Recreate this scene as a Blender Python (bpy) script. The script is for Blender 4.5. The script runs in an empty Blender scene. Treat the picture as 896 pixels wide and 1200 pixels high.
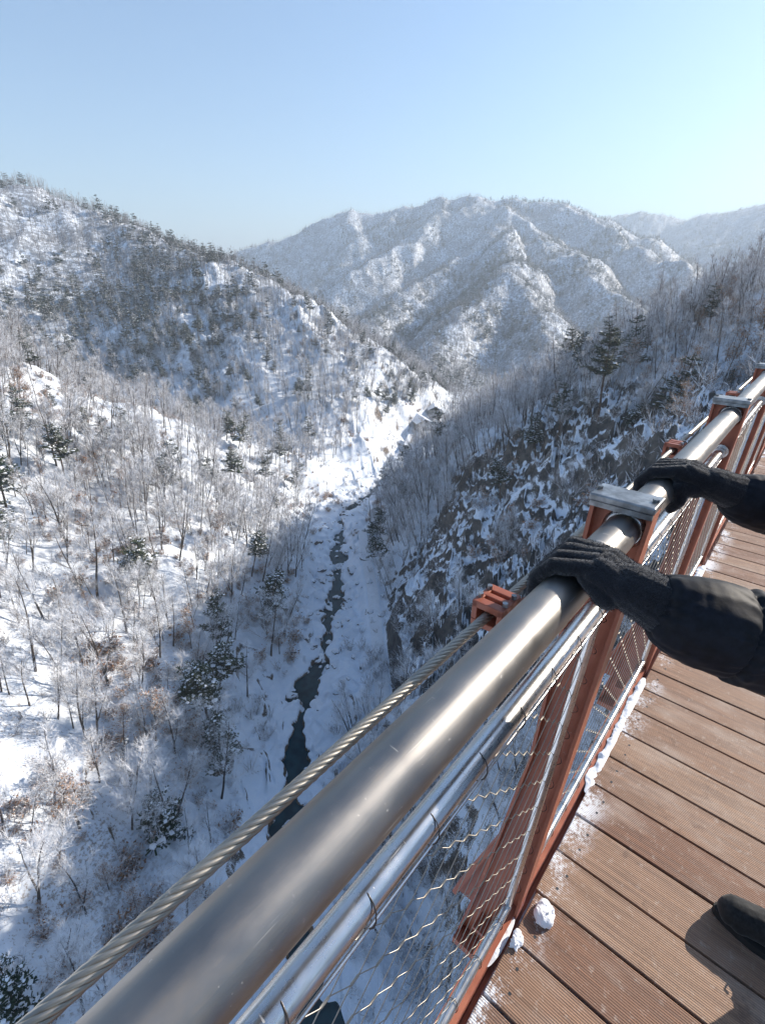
import bpy, bmesh, math, random
import numpy as np
from mathutils import Vector, Matrix, Quaternion
rng = np.random.default_rng(7)
random.seed(7)
sc = bpy.context.scene
COL = sc.collection
PI = math.pi

# ------------------------------------------------------------------ camera
# world frame: +X runs along the bridge, +Y points out over the gorge, Z=0 is the deck
CAM = np.array([-0.6358, -0.1925, 1.6284])
YAW, PITCH, ROLL, FPX = 0.7116, 0.4340, 0.0136, 567.5
fw = np.array([math.cos(PITCH)*math.cos(YAW), math.cos(PITCH)*math.sin(YAW), -math.sin(PITCH)])
rt = np.array([math.sin(YAW), -math.cos(YAW), 0.0]); up = np.cross(rt, fw)
RT = math.cos(ROLL)*rt + math.sin(ROLL)*up
UP = -math.sin(ROLL)*rt + math.cos(ROLL)*up
cam_d = bpy.data.cameras.new('camera'); cam = bpy.data.objects.new('camera', cam_d); COL.objects.link(cam)
M = Matrix((( RT[0], UP[0], -fw[0], CAM[0]), (RT[1], UP[1], -fw[1], CAM[1]), (RT[2], UP[2], -fw[2], CAM[2]), (0, 0, 0, 1)))
cam.matrix_world = M
cam_d.sensor_fit = 'HORIZONTAL'; cam_d.sensor_width = 36; cam_d.lens = 36*FPX/896
cam_d.clip_start = 0.02; cam_d.clip_end = 20000
sc.camera = cam

def ray(x, y):
    d = fw + RT*(x-448)/FPX - UP*(y-600)/FPX
    return d/np.linalg.norm(d)
def at(x, y, d):
    return CAM + ray(x, y)*d
def project(P):
    v = P - CAM; z = v @ fw
    zz = np.where(z > 0.01, z, 0.01)
    return 448 + FPX*(v @ RT)/zz, 600 - FPX*(v @ UP)/zz, z

# ------------------------------------------------------------------ light
SUN_AZ, SUN_EL = math.radians(-24), math.radians(28)
w = bpy.data.worlds.new('World'); sc.world = w; w.use_nodes = True
nt = w.node_tree; nt.nodes.clear()
out = nt.nodes.new('ShaderNodeOutputWorld'); bg = nt.nodes.new('ShaderNodeBackground'); sky = nt.nodes.new('ShaderNodeTexSky')
sky.sky_type = 'NISHITA'; sky.sun_disc = False
sky.sun_elevation = SUN_EL; sky.sun_rotation = PI/2 - SUN_AZ
sky.altitude = 300; sky.air_density = 1.15; sky.dust_density = 0.9; sky.ozone_density = 1.9
bg.inputs[1].default_value = 0.104
tint = nt.nodes.new('ShaderNodeMix'); tint.data_type = 'RGBA'; tint.blend_type = 'MULTIPLY'; tint.inputs[0].default_value = 1.0; tint.inputs[7].default_value = (0.83, 0.95, 1.04, 1)
nt.links.new(sky.outputs[0], tint.inputs[6]); nt.links.new(tint.outputs[2], bg.inputs[0]); nt.links.new(bg.outputs[0], out.inputs[0])
ld = bpy.data.lights.new('sun', 'SUN'); ld.energy = 4.8; ld.angle = math.radians(0.53); ld.color = (1.0, 0.905, 0.785)
lo = bpy.data.objects.new('sun', ld); COL.objects.link(lo)
sd = Vector((math.cos(SUN_EL)*math.cos(SUN_AZ), math.cos(SUN_EL)*math.sin(SUN_AZ), math.sin(SUN_EL)))
lo.rotation_euler = sd.to_track_quat('Z', 'Y').to_euler(); lo.location = (0, 0, 60)
sc.view_settings.view_transform = 'Standard'; sc.view_settings.look = 'None'; sc.view_settings.gamma = 1
sc.view_settings.exposure = 0.95
sc.render.engine = 'CYCLES'
sc.cycles.use_denoising = True; sc.cycles.use_adaptive_sampling = True; sc.cycles.adaptive_threshold = 0.02
sc.cycles.max_bounces = 5; sc.cycles.diffuse_bounces = 3; sc.cycles.volume_bounces = 0; sc.cycles.transparent_max_bounces = 8

# ------------------------------------------------------------------ node helpers
class NB:
    def __init__(s, name):
        s.m = bpy.data.materials.new(name); s.m.use_nodes = True; s.t = s.m.node_tree; s.t.nodes.clear()
        s.out = s.t.nodes.new('ShaderNodeOutputMaterial'); s.b = s.t.nodes.new('ShaderNodeBsdfPrincipled')
        s.t.links.new(s.b.outputs[0], s.out.inputs[0])
    def n(s, typ, **kw):
        nd = s.t.nodes.new(typ)
        for k, v in kw.items():
            if k.startswith('_'): setattr(nd, k[1:], v)
        return nd
    def link(s, a, b): s.t.links.new(a, b)
    def val(s, sock, v):
        if hasattr(v, 'is_output') or isinstance(v, bpy.types.NodeSocket): s.link(v, sock)
        else: sock.default_value = v
    def math(s, op, a, b=0.0, c=0.0, clamp=False):
        nd = s.t.nodes.new('ShaderNodeMath'); nd.operation = op; nd.use_clamp = clamp
        s.val(nd.inputs[0], a); s.val(nd.inputs[1], b); s.val(nd.inputs[2], c); return nd.outputs[0]
    def noise(s, vec, scale, detail=4, rough=0.55, out=0):
        nd = s.t.nodes.new('ShaderNodeTexNoise'); s.link(vec, nd.inputs['Vector'])
        nd.inputs['Scale'].default_value = scale; nd.inputs['Detail'].default_value = detail; nd.inputs['Roughness'].default_value = rough
        return nd.outputs[out]
    def mix(s, f, a, b):
        nd = s.t.nodes.new('ShaderNodeMix'); nd.data_type = 'RGBA'
        s.val(nd.inputs[0], f); s.val(nd.inputs[6], a); s.val(nd.inputs[7], b); return nd.outputs[2]
    def ramp(s, f, lo, hi, a=0.0, b=1.0, smooth=True):
        nd = s.t.nodes.new('ShaderNodeMapRange'); nd.interpolation_type = 'SMOOTHSTEP' if smooth else 'LINEAR'
        s.val(nd.inputs[0], f); nd.inputs[1].default_value = lo; nd.inputs[2].default_value = hi
        nd.inputs[3].default_value = a; nd.inputs[4].default_value = b; return nd.outputs[0]
    def coord(s, kind='Object'):
        nd = s.t.nodes.new('ShaderNodeTexCoord'); return nd.outputs[kind]
    def geo(s, k):
        nd = s.t.nodes.new('ShaderNodeNewGeometry'); return nd.outputs[k]
    def sep(s, v):
        nd = s.t.nodes.new('ShaderNodeSeparateXYZ'); s.link(v, nd.inputs[0]); return nd.outputs
    def mapping(s, v, scale=(1, 1, 1), rot=(0, 0, 0), loc=(0, 0, 0)):
        nd = s.t.nodes.new('ShaderNodeMapping'); s.link(v, nd.inputs[0])
        nd.inputs['Scale'].default_value = scale; nd.inputs['Rotation'].default_value = rot; nd.inputs['Location'].default_value = loc
        return nd.outputs[0]
    def bump(s, h, strength=0.5, dist=0.01, normal=None):
        nd = s.t.nodes.new('ShaderNodeBump'); s.link(h, nd.inputs['Height'])
        nd.inputs['Strength'].default_value = strength; nd.inputs['Distance'].default_value = dist
        if normal: s.link(normal, nd.inputs['Normal'])
        return nd.outputs[0]
    def set(s, **kw):
        names = dict(col='Base Color', rough='Roughness', metal='Metallic', spec='Specular IOR Level', normal='Normal', sheen='Sheen Weight',
                     sheenr='Sheen Roughness', sss='Subsurface Weight', aniso='Anisotropic', trans='Transmission Weight', ior='IOR', coat='Coat Weight', sheent='Sheen Tint')
        for k, v in kw.items(): s.val(s.b.inputs[names[k]], v)
        return s.m
def rgb(r, g, b): return (r, g, b, 1.0)

# ------------------------------------------------------------------ materials
def snow_ground():
    n = NB('snow_and_rock_ground'); P = n.coord('Object'); N = n.geo('Normal'); nz = n.sep(N)[2]
    big = n.noise(P, 0.045, 4, 0.6); mid = n.noise(P, 0.5, 5, 0.65); fine = n.noise(P, 2.6, 5, 0.75)
    att = n.n('ShaderNodeAttribute'); att.attribute_name = 'rocky'; rk = att.outputs['Fac']
    att2 = n.n('ShaderNodeAttribute'); att2.attribute_name = 'scrub'; scb = att2.outputs['Fac']
    # snow stays where the face is flat enough, thinner where the ground is rocky
    t = n.math('MULTIPLY_ADD', mid, 0.22, nz)
    t = n.math('MULTIPLY_ADD', fine, 0.24, t)
    t = n.math('SUBTRACT', t, n.math('MULTIPLY', rk, 0.10))
    vf = n.noise(P, 9.0, 4, 0.7); t = n.math('MULTIPLY_ADD', n.math('SUBTRACT', vf, 0.5), n.math('MULTIPLY_ADD', rk, 0.5, 0.25), t)
    snowm = n.ramp(t, 0.63, 0.70)
    rockc = n.mix(n.ramp(mid, 0.35, 0.65), rgb(0.030, 0.031, 0.034), rgb(0.115, 0.105, 0.095))
    rockc = n.mix(n.ramp(fine, 0.45, 0.75, 0, 0.5), rockc, rgb(0.20, 0.18, 0.16))
    litter = n.mix(n.ramp(fine, 0.35, 0.65), rgb(0.10, 0.065, 0.04), rgb(0.26, 0.19, 0.13))
    bare = n.mix(n.math('SUBTRACT', 1.0, rk, clamp=True), rockc, litter)
    # scrub poking through the snow in loose patches
    pch = n.math('MULTIPLY', n.ramp(n.math('ADD', n.math('MULTIPLY', big, 0.55), n.math('MULTIPLY', fine, 1.1)), 0.88, 0.98), scb)
    snowc = n.mix(n.ramp(mid, 0.3, 0.7), rgb(0.75, 0.82, 0.91), rgb(0.85, 0.89, 0.95))
    c = n.mix(snowm, bare, snowc)
    c = n.mix(n.math('MULTIPLY', pch, 0.75), c, litter)
    att3 = n.n('ShaderNodeAttribute'); att3.attribute_name = 'wooded'; wd = att3.outputs['Fac']
    brush = n.math('MULTIPLY', wd, n.ramp(n.math('MULTIPLY_ADD', n.noise(P, 0.35, 5, 0.8), 1.0, n.math('MULTIPLY', big, 0.3)), 0.56, 0.70))
    c = n.mix(n.math('MULTIPLY', brush, 0.8), c, rgb(0.105, 0.11, 0.125))
    h = n.math('ADD', n.math('MULTIPLY', mid, 0.6), n.math('MULTIPLY', fine, 0.35))
    n.set(col=c, rough=n.ramp(snowm, 0, 1, 0.85, 0.6), spec=0.25, normal=n.bump(h, 0.55, 0.5))
    return n.m
def bark_mat(name, c1, c2, thr=0.35, snow=0.85):
    n = NB(name); P = n.coord('Object'); nz = n.sep(n.geo('Normal'))[2]
    f = n.noise(P, 1.7, 3, 0.6)
    c = n.mix(n.ramp(f, 0.35, 0.65), rgb(*c1), rgb(*c2))
    m = n.math('MULTIPLY', n.ramp(n.math('MULTIPLY_ADD', f, 0.5, nz), thr+0.2, thr+0.4), snow)
    c = n.mix(m, c, rgb(0.84, 0.86, 0.9)); n.set(col=c, rough=0.85, spec=0.2); return n.m
def needle_mat(name, c1, c2):
    n = NB(name); P = n.coord('Object'); oi = n.n('ShaderNodeObjectInfo')
    f = n.noise(P, 1.3, 3, 0.6)
    c = n.mix(n.ramp(f, 0.35, 0.65), rgb(*c1), rgb(*c2))
    c = n.mix(n.math('MULTIPLY', oi.outputs['Random'], 0.35), c, rgb(0.10, 0.10, 0.05))
    n.set(col=c, rough=0.7, spec=0.2); return n.m
def simple(name, col, rough=0.6, metal=0.0, spec=0.5, var=0.12, scale=6, bump=0.0, bscale=60, bd=0.002):
    n = NB(name); P = n.coord('Object'); f = n.noise(P, scale, 4, 0.6)
    dark = tuple(c*(1-var*2) for c in col); lite = tuple(min(1, c*(1+var)) for c in col)
    c = n.mix(n.ramp(f, 0.3, 0.7), rgb(*dark), rgb(*lite)); n.set(col=c, rough=rough, metal=metal, spec=spec)
    if bump: n.set(normal=n.bump(n.noise(P, bscale, 4, 0.6), bump, bd))
    return n.m
def red_paint():
    n = NB('rust_red_paint'); P = n.coord('Object')
    f = n.noise(P, 7, 5, 0.6); g = n.noise(P, 60, 4, 0.7)
    c = n.mix(n.ramp(f, 0.3, 0.7), rgb(0.29, 0.085, 0.048), rgb(0.41, 0.14, 0.08))
    c = n.mix(n.ramp(g, 0.66, 0.74, 0, 0.7), c, rgb(0.42, 0.33, 0.30))
    c = n.mix(n.ramp(n.noise(P, 22, 4, 0.7), 0.66, 0.72, 0, 0.8), c, rgb(0.10, 0.035, 0.02))
    n.set(col=c, rough=n.ramp(f, 0.3, 0.7, 0.38, 0.6), spec=0.4, normal=n.bump(g, 0.25, 0.0008)); return n.m
def steel(name, base=(0.62, 0.60, 0.57), r0=0.26, r1=0.42):
    n = NB(name); P = n.coord('Object')
    st = n.noise(n.mapping(P, (3, 160, 160)), 3, 4, 0.65); sm = n.noise(P, 9, 4, 0.6); sp = n.noise(P, 70, 3, 0.6)
    c = n.mix(n.ramp(sm, 0.3, 0.7), rgb(*[b*0.86 for b in base]), rgb(*base))
    c = n.mix(n.ramp(sp, 0.68, 0.78, 0, 0.5), c, rgb(0.4, 0.38, 0.36))
    sg = n.noise(n.mapping(P, (1.2, 5, 5)), 4, 5, 0.75); c = n.mix(n.ramp(sg, 0.52, 0.70, 0, 0.35), c, rgb(0.30, 0.25, 0.20))
    r = n.math('MULTIPLY_ADD', n.ramp(n.math('MULTIPLY_ADD', sg, 0.5, n.math('MULTIPLY', sm, 0.5)), 0.35, 0.65), r1-r0, n.math('MULTIPLY_ADD', sp, 0.08, r0))
    sc1 = n.noise(n.mapping(P, (2.2, 90, 90), (0.15, 0.1, 0.25)), 5, 2, 0.5); sc2 = n.noise(n.mapping(P, (60, 6, 60), (0.6, 0.4, 0.2)), 3, 2, 0.5)
    scr = n.math('ADD', n.ramp(sc1, 0.70, 0.74), n.ramp(sc2, 0.72, 0.75)); r = n.math('MULTIPLY_ADD', scr, 0.22, r)
    c = n.mix(n.math('MULTIPLY', scr, 0.35), c, rgb(0.7, 0.68, 0.65))
    n.set(col=c, metal=1.0, rough=r, normal=n.bump(n.math('ADD', st, n.math('MULTIPLY', scr, -0.6)), 0.14, 0.0006)); return n.m
def deck_mat():
    n = NB('grooved_deck_timber'); P = n.coord('Object'); x = n.sep(P)
    pitch = 0.155
    bid = n.math('FLOOR', n.math('DIVIDE', x[0], pitch))
    wn = n.n('ShaderNodeTexWhiteNoise'); wn.noise_dimensions = '1D'; n.link(bid, wn.inputs['W'])
    off = n.n('ShaderNodeCombineXYZ'); n.link(n.math('MULTIPLY', wn.outputs['Value'], 37.0), off.inputs[1])
    va = n.n('ShaderNodeVectorMath'); n.link(P, va.inputs[0]); n.link(off.outputs[0], va.inputs[1])
    Q = va.outputs[0]
    grain = n.noise(n.mapping(Q, (26, 1.3, 10)), 2.6, 6, 0.62)
    blot = n.noise(n.mapping(Q, (3.0, 1.2, 3)), 2.2, 4, 0.6)
    tone = n.mix(wn.outputs['Value'], rgb(0.27, 0.135, 0.082), rgb(0.44, 0.28, 0.185))
    c = n.mix(n.ramp(grain, 0.30, 0.72), n.mix(0.55, tone, rgb(0.085, 0.045, 0.032)), tone)
    c = n.mix(n.ramp(blot, 0.46, 0.75, 0, 0.7), c, rgb(0.50, 0.40, 0.33))
    c = n.mix(n.ramp(n.noise(Q, 9, 5, 0.7), 0.58, 0.72, 0, 0.5), c, rgb(0.08, 0.045, 0.035))
    # ribs run the length of each board
    u = n.math('FRACT', n.math('MULTIPLY', x[0], 1.0/0.0062))
    rib = n.math('ABSOLUTE', n.math('SUBTRACT', u, 0.5))
    ribh = n.ramp(rib, 0.14, 0.36)
    c = n.mix(n.math('MULTIPLY', n.math('SUBTRACT', 1.0, ribh), 0.35), c, rgb(0.06, 0.035, 0.025))
    gw = n.noise(Q, 38, 4, 0.75); c = n.mix(n.ramp(gw, 0.55, 0.72, 0, 0.35), c, rgb(0.55, 0.48, 0.42))
    fr = n.math('MULTIPLY', n.ramp(x[1], 0.84, 0.95), n.ramp(n.math('MULTIPLY_ADD', n.noise(P, 5, 3, 0.6), 0.8, n.math('MULTIPLY', n.noise(P, 90, 4, 0.8), 0.5)), 0.66, 0.78))
    c = n.mix(fr, c, rgb(0.82, 0.85, 0.9))
    h = n.math('ADD', n.math('MULTIPLY', ribh, 1.0), n.math('MULTIPLY', grain, 0.9))
    n.set(col=c, rough=n.ramp(grain, 0.3, 0.7, 0.5, 0.72), spec=0.4, normal=n.bump(h, 0.7, 0.0016)); return n.m
def cloth(name, col, bscale, bd, sheen=0.3, rough=0.85, bstr=0.6):
    n = NB(name); P = n.coord('Object'); a = n.noise(P, bscale, 4, 0.7); b = n.noise(P, 14, 3, 0.5)
    c = n.mix(n.ramp(a, 0.3, 0.72), rgb(*[v*0.45 for v in col]), rgb(*[v*1.5 for v in col]))
    c = n.mix(n.ramp(b, 0.4, 0.7, 0, 0.3), c, rgb(*[v*2.0 for v in col]))
    n.set(col=c, rough=rough, spec=0.2, sheen=sheen, sheenr=0.5, normal=n.bump(a, bstr, bd)); return n.m
def water_mat():
    n = NB('dark_stream_water'); P = n.coord('Object'); f = n.noise(P, 0.6, 3, 0.5)
    c = n.mix(n.ramp(f, 0.35, 0.65), rgb(0.006, 0.022, 0.030), rgb(0.014, 0.045, 0.055))
    n.set(col=c, rough=0.10, spec=0.22, normal=n.bump(n.noise(P, 3.0, 4, 0.6), 0.35, 0.05)); return n.m
MG = snow_ground(); M_pile = simple('fleece_fibre', (0.05, 0.052, 0.06), 0.9, 0, 0.1)
M_bark = bark_mat('grey_bark', (0.045, 0.036, 0.032), (0.11, 0.09, 0.078), 0.38)
M_twig = bark_mat('frosted_twig', (0.13, 0.105, 0.09), (0.34, 0.30, 0.28), 0.05, 0.9)
M_tan = bark_mat('dry_leaf', (0.26, 0.125, 0.055), (0.42, 0.25, 0.14), 0.75, 0.6)
M_pbark = bark_mat('pine_bark', (0.05, 0.035, 0.028), (0.13, 0.085, 0.06), 0.45)
M_ndl = needle_mat('pine_needles', (0.018, 0.036, 0.022), (0.045, 0.065, 0.035))
M_snow = simple('soft_snow', (0.84, 0.86, 0.9), 0.6, 0, 0.25, 0.03, 1.5, 0.5, 30, 0.01)
M_red = red_paint()
M_steel = steel('brushed_steel', (0.27, 0.26, 0.25), 0.32, 0.48); M_steel2 = steel('bright_steel_tube', (0.70, 0.70, 0.70), 0.16, 0.3)
M_galv = simple('galvanised_plate', (0.36, 0.37, 0.38), 0.40, 0.9, 0.5, 0.28, 18, 0.2, 80, 0.001)
M_rope = steel('wire_strand', (0.40, 0.375, 0.33), 0.34, 0.5)
M_deck = deck_mat()
M_glove = cloth('black_fleece', (0.010, 0.011, 0.015), 330, 0.002, 0.35, 0.95, 0.7)
M_jack = cloth('black_jacket_cloth', (0.0045, 0.006, 0.0105), 60, 0.002, 0.04, 0.62, 0.25)
M_boot = cloth('black_boot_leather', (0.014, 0.015, 0.016), 110, 0.001, 0.15, 0.62, 0.5)
M_sole = simple('rubber_sole', (0.02, 0.02, 0.02), 0.8)
M_skin = simple('skin', (0.55, 0.34, 0.26), 0.5, 0, 0.4, 0.05)
M_water = water_mat()
M_conc = simple('weathered_concrete', (0.30, 0.29, 0.27), 0.85, 0, 0.3, 0.2, 0.8)
M_dark = simple('dark_glass_and_shutter', (0.05, 0.055, 0.06), 0.3)

# ------------------------------------------------------------------ mesh helpers
def props(o, label=None, cat=None, group=None, kind=None):
    if label: o['label'] = label
    if cat: o['category'] = cat
    if group: o['group'] = group
    if kind: o['kind'] = kind
    return o
def link(name, me, parent=None):
    o = bpy.data.objects.new(name, me); COL.objects.link(o)
    if parent: o.parent = parent
    return o
def mesh_np(name, V, F, mats, mi=None, smooth=False):
    """V (n,3), F (m,3|4) arrays or list of arrays"""
    me = bpy.data.meshes.new(name)
    if not isinstance(F, list): F = [F]
    F = [np.asarray(f, dtype=np.int32) for f in F if len(f)]
    tot = sum(f.size for f in F); nf = sum(len(f) for f in F)
    me.vertices.add(len(V)); me.vertices.foreach_set('co', np.asarray(V, dtype=np.float32).ravel())
    me.loops.add(tot); me.loops.foreach_set('vertex_index', np.concatenate([f.ravel() for f in F]))
    sizes = np.concatenate([np.full(len(f), f.shape[1]) for f in F]); starts = np.concatenate([[0], np.cumsum(sizes)[:-1]])
    me.polygons.add(nf); me.polygons.foreach_set('loop_start', starts.astype(np.int32)); me.polygons.foreach_set('loop_total', sizes.astype(np.int32))
    for m in mats: me.materials.append(m)
    if mi is not None: me.polygons.foreach_set('material_index', np.asarray(mi, dtype=np.int32))
    me.polygons.foreach_set('use_smooth', np.full(nf, smooth))
    me.update(calc_edges=True); me.validate(); return me
class MB:
    """collects quads / tris"""
    def __init__(s): s.V = []; s.F3 = []; s.F4 = []; s.m3 = []; s.m4 = []; s.n = 0
    def add(s, V, F, mi=0):
        V = np.asarray(V, float); F = np.asarray(F, int)
        s.V.append(V)
        if F.shape[1] == 3: s.F3.append(F+s.n); s.m3.append(np.full(len(F), mi))
        else: s.F4.append(F+s.n); s.m4.append(np.full(len(F), mi))
        s.n += len(V); return s
    def box(s, lo, hi, mi=0, R=None, bev=0.0):
        lo = np.array(lo, float); hi = np.array(hi, float)
        if bev > 0:
            bm = bmesh.new(); bmesh.ops.create_cube(bm, size=1)
            c = (lo+hi)/2; d = hi-lo
            for v in bm.verts: v.co = Vector((v.co.x*d[0], v.co.y*d[1], v.co.z*d[2]))
            bmesh.ops.bevel(bm, geom=bm.edges[:], offset=bev, segments=2, profile=0.5, affect='EDGES')
            bmesh.ops.triangulate(bm, faces=bm.faces[:])
            V = np.array([v.co[:] for v in bm.verts])+c; F = np.array([[v.index for v in f.verts] for f in bm.faces]); bm.free()
            if R is not None: V = (V-c)@R.T+c
            return s.add(V, F, mi)
        V = np.array([[lo[0] if i & 1 == 0 else hi[0], lo[1] if i & 2 == 0 else hi[1], lo[2] if i & 4 == 0 else hi[2]] for i in range(8)])
        if R is not None: c = V.mean(0); V = (V-c)@R.T+c
        return s.add(V, [[0, 2, 3, 1], [4, 5, 7, 6], [0, 1, 5, 4], [2, 6, 7, 3], [0, 4, 6, 2], [1, 3, 7, 5]], mi)
    def tube(s, P, rad, k=8, mi=0, caps=True):
        P = np.asarray(P, float); n = len(P); rad = np.broadcast_to(np.asarray(rad, float), (n,))
        T = np.gradient(P, axis=0); T /= np.linalg.norm(T, axis=1)[:, None]+1e-12
        a = np.array([0, 0, 1.0]) if abs(T[0, 2]) < 0.9 else np.array([1.0, 0, 0])
        V = np.empty((n, k, 3)); ang = np.arange(k)/k*2*PI
        for i in range(n):
            b = np.cross(T[i], a); b /= np.linalg.norm(b)+1e-12; c = np.cross(b, T[i]); a = c
            V[i] = P[i]+rad[i]*(np.cos(ang)[:, None]*b+np.sin(ang)[:, None]*c)
        i, j = np.meshgrid(np.arange(n-1), np.arange(k), indexing='ij'); j2 = (j+1) % k
        F = np.stack([i*k+j, i*k+j2, (i+1)*k+j2, (i+1)*k+j], -1).reshape(-1, 4)
        s.add(V.reshape(-1, 3), F, mi)
        if caps and k > 3:
            for e, o in ((0, 1), (n-1, -1)):
                ring = V[e]; c = ring.mean(0); VV = np.vstack([ring, c]); FF = [[(q+1) % k, q, k] if o == 1 else [q, (q+1) % k, k] for q in range(k)]
                s.add(VV, FF, mi)
        return s
    def prism(s, poly, axis, a, b, mi=0):
        """poly of 2D points extruded from a to b along axis"""
        n = len(poly); V = []
        for t in (a, b):
            for p in poly:
                v = [0, 0, 0]; o = [i for i in range(3) if i != axis]; v[o[0]] = p[0]; v[o[1]] = p[1]; v[axis] = t; V.append(v)
        bm = bmesh.new(); vs = [bm.verts.new(v) for v in V]
        bm.faces.new(vs[:n]); bm.faces.new(vs[n:][::-1])
        for i in range(n): bm.faces.new([vs[i], vs[(i+1) % n], vs[n+(i+1) % n], vs[n+i]])
        bmesh.ops.recalc_face_normals(bm, faces=bm.faces[:]); bmesh.ops.triangulate(bm, faces=bm.faces[:])
        bm.verts.index_update()
        V = np.array([v.co[:] for v in bm.verts]); F = np.array([[v.index for v in f.verts] for f in bm.faces]); bm.free()
        return s.add(V, F, mi)
    def mesh(s, name, mats, smooth=False):
        if not isinstance(mats, (list, tuple)): mats = [mats]
        V = np.vstack(s.V); F = []; mi = []
        if s.F3: F.append(np.vstack(s.F3)); mi.append(np.concatenate(s.m3))
        if s.F4: F.append(np.vstack(s.F4)); mi.append(np.concatenate(s.m4))
        return mesh_np(name, V, F, mats, np.concatenate(mi), smooth)
    def obj(s, name, mats, parent=None, smooth=False):
        return link(name, s.mesh(name, mats, smooth), parent)
def empty(name, loc=(0, 0, 0)):
    o = bpy.data.objects.new(name, None); o.empty_display_size = 0.3; o.location = loc; COL.objects.link(o); return o

# ------------------------------------------------------------------ noise
def hash2(ix, iy, seed):
    h = (ix.astype(np.int64)*374761393 + iy.astype(np.int64)*668265263 + seed*1442695041) & 0xffffffff
    h = ((h ^ (h >> 13))*1274126177) & 0xffffffff
    h = (h ^ (h >> 16)) & 0xffffffff
    return h/4294967295.0
def vnoise(x, y, seed=0):
    ix = np.floor(x); iy = np.floor(y); fx = x-ix; fy = y-iy
    fx = fx*fx*fx*(fx*(fx*6-15)+10); fy = fy*fy*fy*(fy*(fy*6-15)+10)
    a = hash2(ix, iy, seed); b = hash2(ix+1, iy, seed); c = hash2(ix, iy+1, seed); d = hash2(ix+1, iy+1, seed)
    return (a*(1-fx)+b*fx)*(1-fy)+(c*(1-fx)+d*fx)*fy*1.0
def sn(x, y, wl, seed, ang=0.6):
    c, s = math.cos(ang+seed), math.sin(ang+seed)
    return vnoise((x*c-y*s)/wl+seed*7.3, (x*s+y*c)/wl-seed*3.1, seed)*2-1

# ------------------------------------------------------------------ terrain
FLOOR = -60.0
def pts(*a): return np.array([at(*p) for p in a])
R_A = pts((-900, 250, 150), (-400, 290, 125), (-150, 330, 112), (0, 378, 105), (70, 412, 104), (130, 455, 104), (200, 520, 106), (262, 580, 110), (325, 635, 116))
R_B = pts((-900, 60, 520), (-300, 150, 470), (-100, 196, 440), (0, 222, 425), (60, 238, 415), (120, 255, 400), (210, 296, 340), (250, 311, 315), (330, 352, 262), (400, 398, 240), (450, 433, 240), (492, 468, 248))
R_B1 = pts((222, 325, 325), (235, 378, 278), (255, 436, 240), (280, 490, 205), (312, 550, 175))
R_B2 = pts((20, 222, 420), (70, 290, 370), (95, 350, 320), (110, 400, 285))
R_B3 = pts((370, 380, 248), (392, 440, 220), (410, 500, 195), (425, 545, 180))
C0 = pts((150, 330, 1250), (240, 315, 1250), (285, 296, 1230), (335, 277, 1210), (372, 262, 1200), (405, 255, 1190), (450, 251, 1170), (500, 241, 1150), (550, 229, 1130), (600, 237, 1120), (640, 238, 1130), (690, 252, 1150), (760, 275, 1150))
C1 = pts((405, 257, 1190), (418, 282, 1060), (400, 310, 980), (380, 345, 930))
C2 = pts((540, 231, 1130), (478, 280, 960), (434, 312, 880), (385, 348, 800), (350, 380, 760))
C3 = pts((594, 240, 1110), (594, 270, 900), (530, 307, 760), (473, 345, 640), (425, 385, 540))
C4 = pts((594, 270, 900), (600, 326, 580), (560, 352, 510), (520, 398, 420), (505, 440, 345))
C5 = pts((600, 326, 580), (640, 378, 470), (652, 425, 380), (640, 465, 310))
C6 = pts((560, 236, 1120), (624, 268, 950), (691, 316, 720), (750, 362, 560), (790, 405, 430))
C7 = pts((640, 240, 1130), (710, 270, 1000), (785, 316, 800), (860, 360, 620), (900, 390, 500))
D0 = pts((640, 262, 2300), (720, 257, 2100), (755, 249, 2050), (800, 257, 2000), (850, 252, 1900), (900, 240, 1800), (980, 225, 1700), (1200, 200, 1600), (1800, 150, 1400))
D1 = pts((900, 243, 1790), (930, 290, 1400), (960, 330, 1100))
R_E = pts((588, 600, 84), (630, 556, 76), (668, 522, 70), (715, 503, 67), (765, 490, 65), (830, 462, 62), (900, 432, 60), (1000, 390, 62), (1250, 300, 70), (1700, 180, 90))
R_E2 = pts((455, 612, 150), (500, 580, 140), (550, 552, 132), (600, 528, 125), (660, 502, 120), (760, 468, 118), (900, 415, 120), (1200, 300, 130))
R_E3 = pts((612, 512, 205), (650, 496, 205), (700, 468, 210), (800, 425, 220), (1000, 350, 230), (1400, 260, 250))
R_EH = pts((740, 470, 118), (800, 436, 112), (860, 400, 108), (950, 335, 110), (1200, 220, 120), (1700, 60, 150))
def polar(*a): return np.array([(CAM[0]+r_*math.cos(math.radians(t)), CAM[1]+r_*math.sin(math.radians(t)), z_) for t, r_, z_ in a])
R_S = polar((-14, 300, 97), (-18, 300, 117), (-25, 300, 132), (-40, 310, 128), (-60, 330, 140))  # unseen ridge right of view, added and shaped to shade the lower left slope
PATH = []
for px_, py_ in ((452, 860), (447, 805), (441, 740), (436, 690), (428, 650), (424, 622)):
    v_ = ray(px_, py_); t_ = (-57.2-CAM[2])/v_[2]; PATH.append((CAM+v_*t_)[:2])
PATH = np.array(PATH)
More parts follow.
